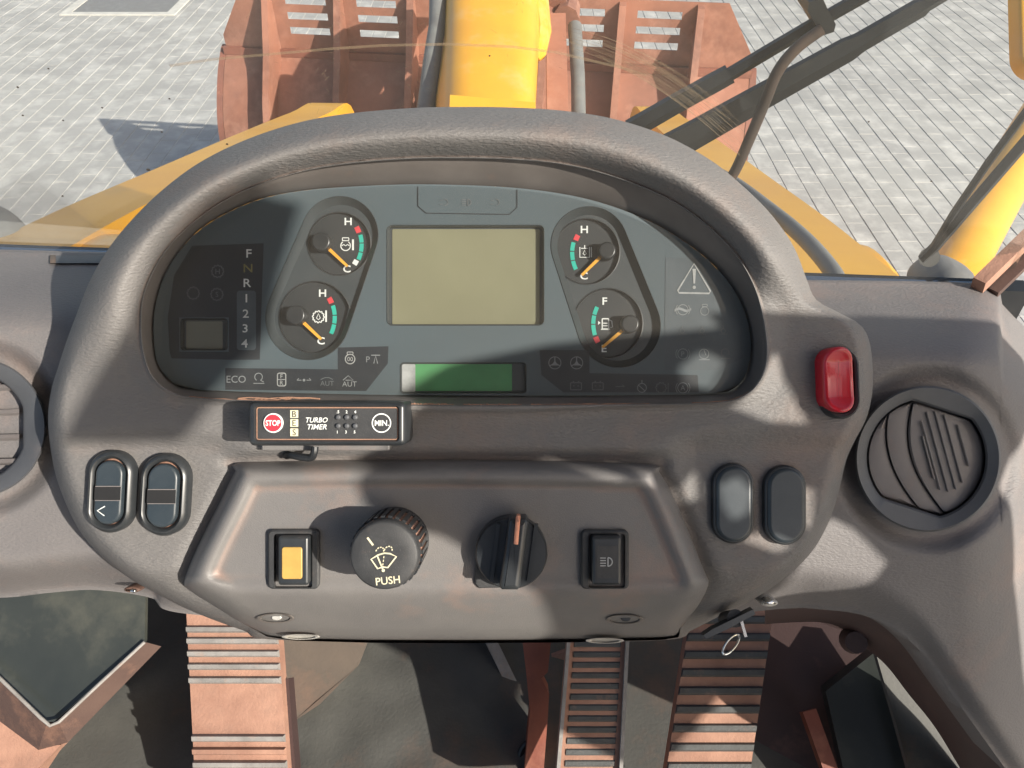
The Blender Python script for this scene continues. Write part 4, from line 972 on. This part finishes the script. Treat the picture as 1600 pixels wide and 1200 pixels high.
for x0, y0, x1, y1, lab in ((1115, 725, 1180, 851, 'blank blue black oval cover plate catching a patch of sun'), (1196, 728, 1262, 853, 'blank blue black oval cover plate nearest the right air vent')):
    t = T('blank_cover', lab, 'switch cover', q((x0 + x1) / 2, (y0 + y1) / 2, LW), group='blank oval switch covers on the right')
    w1 = LW + .006; o = ccw(pq(oval(x0, y0, x1, y1, 0), w1))
    t.part('flange', G().slab(o, LW - .01, w1 - .0015, .0012), 'black'); t.part('plate', G().slab(inset(o, .0012), LW, w1, .0024, 5), 'blue', smooth=60)
# red rocker
RWZ = .002
t = T('rocker_switch', 'glossy red rocker switch on the ear right of the cluster', 'switch', q(1316, 595, RWZ))
o = ccw(pq(oval(1285, 540, 1345, 655, -2), RWZ + .005))
g = G().grid([[(x, y, RWZ - .01) for x, y in o], [(x, y, RWZ + .003) for x, y in o], [(x, y, RWZ + .005) for x, y in inset(o, .0015)], [(x, y, RWZ + .004) for x, y in inset(o, .003)], [(x, y, RWZ - .004) for x, y in inset(o, .0035)]], True); g.cap([(x, y, RWZ - .004) for x, y in inset(o, .0035)]); t.part('bezel', g, 'black', smooth=50)
o = ccw(pq(oval(1291, 541, 1341, 645, -2), RWZ + .014)); ys = [p[1] for p in o]; y_lo, y_hi = min(ys), max(ys)
def redz(y, k):
    s_ = (y - y_lo) / (y_hi - y_lo)             # 0 bottom, 1 top
    return RWZ + .008 + .0065 * ((s_ - .52) * 2) ** 2 + k
g = G(); rows = [[(x, y, RWZ - .004) for x, y in o]]
for d, k in ((0, -.0025), (.0006, -.001), (.0016, 0), (.0030, -.0003), (.005, -.0004), (.0075, -.0005)): rows.append([(x, y, redz(y, k)) for x, y in inset(o, d)])
g.grid(rows, True)
last = rows[-1]; n_ = len(last); cx_ = sum(p[0] for p in last) / n_
rr = [[((p[0] - cx_) * f_ + cx_, p[1], redz(p[1], -.0005)) for p in last] for f_ in (1, .66, .33, .02)]
g.grid(rr, True); t.part('rocker', g, 'red', smooth=60)

# ================================================================== TURBO TIMER
TW = .030
t = T('turbo_timer', 'black turbo timer box with red stop button below the cluster', 'timer', q(515, 662, 0))
a = ccw(pq(rrect(387, 628, 634, 697, 9), TW)); b = ccw(pq(rrect(399, 636, 622, 688, 4), TW))
g = G().grid([[(x, y, -.006) for x, y in a], [(x, y, TW - .003) for x, y in a], [(x, y, TW - .0008) for x, y in inset(a, .0009)], [(x, y, TW) for x, y in inset(a, .0022)], [(x, y, TW) for x, y in inset(b, -.0006)], [(x, y, TW - .0022) for x, y in b]], True); t.part('case', g, 'black', smooth=40)
fpw = TW - .0018
fp = t.part('front_plate', G().cap([(x, y, fpw) for x, y in inset(b, -.0002)]), 'blackm', smooth=0)
g = G(); zz = fpw + .0003
a2 = inset(b, .0001); c2 = inset(b, .0007); g.grid([[(x, y, zz) for x, y in a2], [(x, y, zz) for x, y in c2]], True); t.part('dust_rim', g, 'orange_dust', fp, smooth=0)
z1 = fpw + .0004; z2 = fpw + .0012
k = (DIST - z2) / FPX; c = q(426.5, 661, z2)
bt_ = t.part('stop_button', G().slab(circ(c.x, c.y, 15.5 * k, 36), fpw, z2, .0004), 'white', fp)
t.part('button_face', fill(G(), circ(426.5, 661, 13.3, 36), z2 + .0002), 'redb', fp, smooth=0)
t.part('lettering', text(G(), 'STOP', 426.5, 661, 9, z2 + .0004, .02, wpx=23), 'white', fp, smooth=0)
for s_, y in (('B', 647), ('E', 661), ('S', 675.5)):
    t.part('letter_tile', fill(G(), rrect(453.5, y - 6, 466, y + 6, .5), z1), 'cream', fp, smooth=0)
    t.part('lettering', text(G(), s_, 459.7, y, 9.5, z1 + .0002), 'dark', fp, smooth=0)
t.part('lettering', text(G(), 'TURBO', 495, 656.2, 8, z1, .012, .25, wpx=34), 'white', fp, smooth=0)
t.part('lettering', text(G(), 'TIMER', 495.5, 667, 8, z1, .012, .25, wpx=30), 'white', fp, smooth=0)
for x in (528, 541.5, 554.5):
    for y in (652, 665.5):
        c = q(x, y, z2); g = G().slab(circ(c.x, c.y, 4.2 * k, 12), fpw, z2 + .0004, .0009); t.part('indicator_lamp', g, 'vent', fp)
for s_, x, y in (('.5', 528, 643.5), ('2', 541.5, 643.5), ('4', 555, 643.5), ('1', 527, 675), ('3', 540.5, 675), ('5', 554, 675)):
    t.part('lettering', text(G(), s_, x, y, 4.6, z1, .02), 'white', fp, smooth=0)
g = G(); stroke(g, circ(596, 661, 14.3, 40), 1.9, z1, True); t.part('button_ring', g, 'white', fp, smooth=0)
t.part('lettering', text(G(), 'MIN.', 596.5, 661, 9, z1, .015, wpx=22), 'white', fp, smooth=0)
t.part('adhesive_pad', G().slab(pq(rrect(410, 690, 610, 704, 3), .004), -.01, .006, .001), 'fascia')
t.part('cable', G().tube(catmull([tuple(q(x, y, w_)) for x, y, w_ in ((492, 698, .012), (491, 707, .012), (486, 715, .010), (470, 714, .008), (455, 711, .004), (448, 712, -.004))], 6, False), .0022, 10), 'rubber')

# ================================================================== IGNITION LOCK AND KEY
t = T('ignition_lock', 'black ignition lock plate with key under the right corner of the panel', 'ignition lock', q(1150, 975, -.03))
g = G().extrude([q(1095, 988, -.030), q(1110, 978, -.030), q(1172, 948, -.030), q(1176, 955, -.030), q(1130, 980, -.030), q(1100, 993, -.030)], (0, 0, .006)); t.part('lock_plate', g, 'black')
t.part('lock_barrel', G().tube([q(1135, 968, -.05), q(1150, 966, -.027)], .0055, 16), 'blackm')
t = T('key_ring', 'bright steel key and split ring hanging from the ignition lock', 'keys', q(1150, 985, -.02))
g = G().bar(q(1157, 966, -.026), q(1165, 995, -.024), .0018, .0016, (1, 0, 0)); t.part('key', g, 'chrome')
pts = []
for i in range(34):
    a = 2 * math.pi * i / 16; rx, ry = 7.5, 19
    x = rx * math.cos(a); y = ry * math.sin(a); r_ = R(38)
    pts.append(q(1142 + x * math.cos(r_) - y * math.sin(r_) * 1.0, 1007 + x * math.sin(r_) + y * math.cos(r_), -.022 + .0007 * i / 16 + .006 * math.sin(a)))
t.part('ring', G().tube(pts, .0007, 8), 'chrome')
t = T('trim_bolt', 'brass coloured trim bolt under the right dash edge', 'bolt', q(1203, 943, -.05))
g = G().slab(pq(circ(1203, 943, 14, 24, 6), -.055), -.07, -.055, .002); t.part('washer', g, 'bolt'); g = G().slab(pq(circ(1204, 942, 7, 6, 4), -.05), -.06, -.050, .001); t.part('head', g, 'chrome')
t = T('trim_bolt', 'small bolt under the left dash edge above the lower window', 'bolt', q(205, 922, -.06))
g = G().slab(pq(circ(205, 922, 13, 24, 5), -.085), -.10, -.085, .002); t.part('washer', g, 'brown_seal'); g = G().slab(pq(circ(207, 924, 5, 8, 3), -.083), -.09, -.083, .001); t.part('head', g, 'chrome')

# ================================================================== FOOTWELL
FZ = 1.76
g = G().add([(-1.0, -.6, FZ), (1.0, -.6, FZ), (1.0, .75, FZ), (-1.0, .75, FZ)], [(0, 1, 2, 3)])
fl = T('cab_floor', None, None, (0, 0, FZ), WORLD, kind='structure', mesh=(g, 'mat'))
g = G().box((-1.0, .60, FZ - .02), (1.0, .62, 2.12)); T('front_bulkhead', 'dark maroon steel bulkhead behind the pedals', 'bulkhead', (0, .6, FZ), WORLD, mesh=(g, 'lip'))
def quadpt(c, u, v):         # bilinear
    a = c[0].lerp(c[1], u); b = c[3].lerp(c[2], u); return a.lerp(b, v)
def pedal(name, label, cx, treads, m_t, th, plate='pedal', hgt=.006, group=None):
    """cx: four corners TL,TR,BR,BL; treads: (v0,v1,u0,u1,mat)"""
    n_ = (cx[3] - cx[0]).cross(cx[1] - cx[0]).normalized()
    if n_.dot(CAM - cx[0]) < 0: n_ = -n_
    t = T(name, label, 'pedal', cx[3], WORLD, group=group)
    g = G(); e = .06; NV = 10
    rows = [[quadpt(cx, u, v) for u in (0, .02, .98, 1)] for v in [i / NV for i in range(NV + 1)]]
    g.extrude([cx[0], cx[1], cx[2], cx[3]], -n_ * th); t.part('plate', g, plate, smooth=0)
    for v0, v1, u0, u1, mm_ in treads:
        b = [quadpt(cx, u0, v0), quadpt(cx, u1, v0), quadpt(cx, u1, v1), quadpt(cx, u0, v1)]
        dv = (v1 - v0) * .22; tp_ = [quadpt(cx, u0 + .01, v0 + dv), quadpt(cx, u1 - .01, v0 + dv), quadpt(cx, u1 - .01, v1 - dv), quadpt(cx, u0 + .01, v1 - dv)]
        g = G().grid([b, [p + n_ * hgt for p in tp_]], True); g.cap([p + n_ * hgt for p in tp_])
        g2 = G(); g2.v = g.v; g2.f = g.f; t.part('tread_rib', g2, mm_, smooth=0)
    return t, n_
cx = [wd(291, 955, .84), wd(432, 955, .84), wd(456, 1290, .78), wd(308, 1290, .78)]
Hh = 335
tr = []
for y, m_ in ((985, 'tread'), (1004, 'tread'), (1025, 'tread'), (1046, 'tread'), (1068, 'tread'), (1159, 'tread'), (1179, 'pedal'), (1199, 'tread'), (1222, 'tread'), (1245, 'tread')):
    v = (y - 955) / Hh; tr.append((v - .018, v + .018, .0, 1.0, m_))
t, n_ = pedal('brake_pedal', 'left brake pedal caked in orange dust with pale ribs', cx, tr, 'tread', .02, group='foot pedals')
g = G()
for y in (1085, 1100, 1120): 
    pass
t.part('pedal_arm', G().bar(wd(365, 930, .90), wd(365, 1000, .86), .05, .02, (1, 0, 0)), 'red_steel')
g = G().bar(wd(450, 1060, .845), wd(468, 1300, .80), .007, .022, (1, 0, 0)); t.part('edge_flange', g, 'lip')
cx = [wd(887, 985, .83), wd(983, 985, .83), wd(968, 1290, .76), wd(862, 1290, .76)]
tr = []
for i in range(20):
    y = 1003 + 17.3 * i; hh = 10.5; v = (y - 985) / 305
    if v < .96: tr.append((v, v + hh / 305, .12, .88, 'tread_dark'))
t, n_ = pedal('accelerator_pedal', 'narrow accelerator pedal with orange frame around slate tread pads', cx, tr, 'tread_dark', .018, hgt=.0015, group='foot pedals')
for u0, u1 in ((0, .055), (.945, 1)):
    b = [quadpt(cx, u0, 0), quadpt(cx, u1, 0), quadpt(cx, u1, 1), quadpt(cx, u0, 1)]; t.part('side_rail', G().extrude(b[::-1], n_ * .006), 'tread', smooth=0)
cx = [wd(1083, 930, .85), wd(1212, 930, .85), wd(1160, 1290, .77), wd(1028, 1290, .77)]
tr = []
for i in range(13):
    y = 936 + 29 * i; v = (y - 930) / 360; tr.append((v, v + 14 / 360, 0.0, 1.0, 'tread_dark'))
t, n_ = pedal('brake_pedal', 'right brake pedal with broad dark and orange stripes beside the keys', cx, tr, 'tread_dark', .02, hgt=.004, group='foot pedals')
# rust coloured bracket left of the accelerator
t = T('pedal_bracket', 'rust red upright bracket between floor mat and accelerator pedal', 'bracket', wd(845, 1150, .9), WORLD)
a = [(815, 990), (862, 990), (856, 1050), (846, 1060), (858, 1085), (856, 1120), (846, 1250), (815, 1250), (828, 1110), (822, 1050)]
t.part('web', G().extrude([wd(x, y, .88) for x, y in a], AX * .03), 'red_steel')
t.part('tab', G().extrude([wd(862, 1026, .85), wd(884, 1018, .85), wd(884, 1032, .85)], AX * .01), 'pedal')
t = T('kick_plate', 'dusty orange kick plate behind the left brake pedal', 'kick plate', wd(480, 1050, .95), WORLD)
t.part('plate', G().extrude([wd(430, 960, 1.0), wd(590, 960, 1.0), wd(560, 1040, .97), wd(500, 1100, .93), (wd(455, 1130, .92)), wd(440, 1120, .92)], AX * .01), 'kick')
t = T('cable_conduit', 'thin black cable loop on the floor mat edge', 'cable', wd(820, 1180, .95), WORLD, mesh=(G().tube(catmull([tuple(wd(x, y, .90)) for x, y in ((838, 1158), (822, 1162), (813, 1178), (818, 1200), (830, 1240))], 6, False), .0035, 8), 'rubber'))
# floor mat hump in the centre
t = T('floor_mat', 'grey green rubber floor mat worn pale between the pedals', 'floor mat', wd(640, 1120, .98), WORLD)
g = G(); rows = []
c4 = [wz(440, 930, FZ + .006), wz(860, 930, FZ + .006), wz(905, 1320, FZ + .006), wz(430, 1320, FZ + .006)]
for v in range(41): rows.append([quadpt(c4, u / 50, v / 40) + Vector((0, 0, .004 + .004 * noise.noise(Vector((u * .13, v * .16, 0))))) for u in range(51)])
g.grid(rows); t.part('mat_sheet', g, 'mat', smooth=60)
g = G().bar(wd(742, 950, 1.02), wd(905, 1290, .90), .014, .02, (1, 0, 0)); t.part('mat_edge', g, 'tread')
# lower left window
LWn = T('lower_window', 'dark dirty lower cab window at the bottom left corner', 'window', wd(80, 1130, .8), WORLD)
a = [(-150, 900), (228, 900), (226, 1004), (196, 1030), (84, 1128), (72, 1128), (0, 1062), (-150, 930)]
LWn.part('pane', G().extrude([wd(x, y, .86 - .0002 * (y - 900)) for x, y in a], AX * .006), 'darkglass')
def bar3(p, w_, th, m_, name, thing):
    g = G()
    for a, b in zip(p[:-1], p[1:]): g.bar(wd(*a), wd(*b), w_, th, (0, 0, 1))
    thing.part(name, g, m_)
g = G().tube([wd(226, 1003, .835), wd(160, 1064, .82), wd(92, 1128, .805), wd(78, 1134, .80), wd(64, 1122, .80), wd(0, 1060, .815), wd(-80, 985, .83)], .0018, 8); LWn.part('frame_highlight', g, 'tread')  # pale tube, the frame's highlight line put into its colour
ou = [(252, 1010), (106, 1160), (60, 1172), (-10, 1120), (-120, 1020)]; inn_ = [(226, 1003), (92, 1130), (72, 1134), (0, 1062), (-120, 940)]
g = G(); g.grid([[wd(x, y, .84 - .0002 * (y - 1000)) for x, y in inn_], [wd(x, y, .86 - .0002 * (y - 1000)) for x, y in ou], [wd(x, y, .95) for x, y in ou]]); LWn.part('frame', g, 'brown_seal', smooth=20)
t = T('frame_foot', 'orange dusted cab frame foot below the lower left window', 'cab frame', wd(40, 1170, .85), WORLD)
t.part('casting', G().extrude([wd(-120, 1030, .85), wd(0, 1112, .845), (wd(62, 1166, .84)), wd(95, 1164, .84), wd(60, 1200, .83), wd(0, 1290, .82), wd(-120, 1290, .82)], AX * .04), 'pedal')
# right footwell trim
t = T('footwell_trim', 'dark maroon arched trim edging the footwell at the lower right', 'trim', wd(1400, 1050, .7), WORLD)
arcp = [(1195, 950), (1290, 951), (1345, 960), (1395, 985), (1440, 1024), (1482, 1080), (1524, 1138), (1575, 1210), (1640, 1300)]
inp = [(1195, 975), (1280, 972), (1320, 985), (1350, 1010), (1385, 1040), (1420, 1085), (1460, 1135), (1500, 1200), (1560, 1300)]
g = G(); A_ = catmull(arcp, 5, False); B_ = catmull(inp, 5, False)
g.grid([[wd(x, y, .60) for x, y in A_], [wd(lerp(x, u, .5), lerp(y, v, .5), .63) for (x, y), (u, v) in zip(A_, B_)], [wd(u, v, .70) for u, v in B_], [wd(u, v, .80) for u, v in B_]]); t.part('lip', g, 'lip', smooth=50)
t.part('grommet', G().tube([wd(1333, 1000, .69), wd(1338, 1004, .66)], [.012, .009], 16), 'lip')
t = T('lower_side_panel', 'dark lower side panel deep in the right footwell', 'side panel', wd(1300, 1150, .85), WORLD)
t.part('panel', G().extrude([wd(1190, 940, .95), wd(1372, 1005, .9), wd(1440, 1300, .85), wd(1100, 1300, .92)], AX * .02), 'lip')
t.part('inner_panel', G().extrude([wd(1290, 1080, .88), wd(1378, 1010, .86), wd(1440, 1130, .84), wd(1470, 1300, .82), wd(1340, 1300, .83)], AX * .015), 'darkglass')
t.part('strut', G().bar(wd(1262, 1110, .88), wd(1330, 1300, .83), .016, .012, (1, 0, 0)), 'red_steel')
t = T('side_window', 'pale grey sliver of side window in the right footwell', 'window', wd(1440, 1150, .8), WORLD)
t.part('pane', G().extrude([wd(1366, 1012, .82), wd(1392, 1036, .82), (wd(1450, 1095, .82)), wd(1530, 1210, .80), wd(1600, 1330, .78), wd(1455, 1330, .79), wd(1400, 1130, .80)], AX * .008), 'mat')

# ================================================================== CAB BEHIND THE CAMERA and two added screens cut to cast the dash shadows
def shade(name, label, cat, targets, yb, th, m_, holes=()):
    """solid body behind the camera; targets are the places on the dash (world points) where its shadow edge falls"""
    def back(p): return p + SUN * ((p.y - yb) / -SUN.y)
    bm = bmesh.new(); ed = []; loops = [[back(p) for p in l] for l in [targets] + list(holes)]
    # flat working plane square to the sun
    e1 = SUN.orthogonal().normalized(); e2 = SUN.cross(e1); base = loops[0][0]
    flat = [[((p - base).dot(e1), (p - base).dot(e2)) for p in l] for l in loops]
    for l in flat:
        vs = [bm.verts.new((a, b, 0)) for a, b in l]; ed += [bm.edges.new((vs[i], vs[(i + 1) % len(vs)])) for i in range(len(vs))]
    bmesh.ops.triangle_fill(bm, use_beauty=True, use_dissolve=False, edges=ed); bm.verts.index_update(); fs = []
    for f in bm.faces:
        c = f.calc_center_median()
        if any(inside(c.x, c.y, h) for h in flat[1:]): continue
        fs.append([v.index for v in f.verts])
    P = [base + e1 * v.co.x + e2 * v.co.y for v in bm.verts]; bm.free()
    g = G().add(P, fs).add([p + SUN * th for p in P], [f[::-1] for f in fs])
    for l in flat:
        r_ = [base + e1 * a + e2 * b for a, b in l]; g.grid([r_, [p + SUN * th for p in r_]], True)
    T(name, label, cat, base, WORLD, mesh=(g, m_), smooth=0)
def D(x, y, w_=0.0): return DASH @ q(x, y, w_)
main = [D(555, 745, .01), D(575, 715), D(612, 682), D(660, 612), D(705, 568, WP), D(860, 537, WP), D(1000, 523, WP), D(1120, 512, WP), D(1210, 480, .02), D(1280, 500, -.03), D(1420, 488, -.075), D(1600, 500, -.09),
        D(1690, 560, -.1), D(1640, 640, -.08), D(1580, 760, -.07), D(1555, 900, -.09), D(1580, 1060, -.12), D(1660, 1220, -.15), D(1400, 1400, -.15), D(1000, 1200, -.05), D(880, 1000, -.03), D(860, 965, -.01), D(835, 925, .008), D(790, 905, .008), D(755, 890, .008), D(735, 862, .008), D(690, 838, .008), D(640, 826, .008), D(600, 812, .008), D(570, 790, .008)]
holes_ = [[D(1205, 545), D(1222, 590), D(1262, 662), D(1200, 658), D(1140, 634)],
          [D(1128, 760), D(1158, 745), D(1182, 772), D(1172, 802), D(1150, 814), D(1134, 790)],
          [D(1080, 768), D(1108, 738), D(1112, 782), D(1092, 790)],
          [D(1276, 765), D(1296, 768), D(1292, 832), D(1276, 818)],
          [D(1318, 812, -.05), D(1340, 828, -.055), D(1388, 880, -.06), D(1340, 922, -.07), D(1280, 960, -.08), D(1255, 905, -.06), D(1282, 868, -.05)],
          [D(1180, 846), D(1215, 836), D(1262, 856), D(1240, 868)],
          [D(885, 720, .01), D(960, 738, .012), D(975, 752, .01), D(930, 745, .01)],
          [D(1004, 732, .012), D(1026, 736, .012), D(1030, 760, .012), D(1010, 756, .012)],
          [D(1060, 575, WP), D(1095, 548, WP), D(1130, 565, WP), D(1110, 608, WP), D(1070, 600, WP)]]
shade('shadow_screen', 'added dark screen with small openings shading the dash, behind the camera', 'shadow screen', main, -.20, .03, 'seat', holes_)  # added unseen screen, outline and openings cut to shape the dash shadow
shade('shade_band_screen', 'added broad screen shading the left of the cluster, behind the camera', 'grab rail', [D(252, 395, .02), D(165, 550, 0), D(88, 690, -.005), D(180, 694, 0), D(285, 692, 0), D(325, 640, 0), D(420, 520, WP), D(440, 420, WP), D(470, 320, WP), D(430, 262, .03), D(345, 300, .03)], -.28, .03, 'seat')  # added unseen blocker, cut to throw the shade band on the left

t = T('cab_roof', 'dark cab roof overhead, outside the picture', 'cab roof', (0, -.3, 3.42), WORLD, mesh=(G().box((-.85, -1.3, 3.42), (.66, .56, 3.50)), 'skin2'))
t = T('cab_rear_wall', 'dark cab rear wall behind the driver seat, outside the picture', 'cab wall', (0, -1.25, 2.0), WORLD, mesh=(G().box((-.85, -1.3, FZ), (.80, -1.22, 2.45)), 'seat'))
t = T('driver_seat', 'dark cloth driver seat behind the camera, outside the picture', 'seat', (0, -.7, FZ), WORLD)
t.part('backrest', G().slab(rrect(-.26, 2.15, .26, 2.85, .08), 0, .12, .03, bottom=True), 'seat')
_b = t.root.children[0]; 
for v in _b.data.vertices:
    p = v.co + t.o; v.co = Vector((p.x, -.72 - p.z, p.y)) - t.o
t.part('cushion', G().box((-.26, -.72, 2.0), (.26, -.25, 2.12)), 'seat')
for s_ in (-1, 1): t.part('armrest', G().box((s_ * .34 - .04, -.7, 2.18), (s_ * .34 + .04, -.3, 2.25)), 'seat')
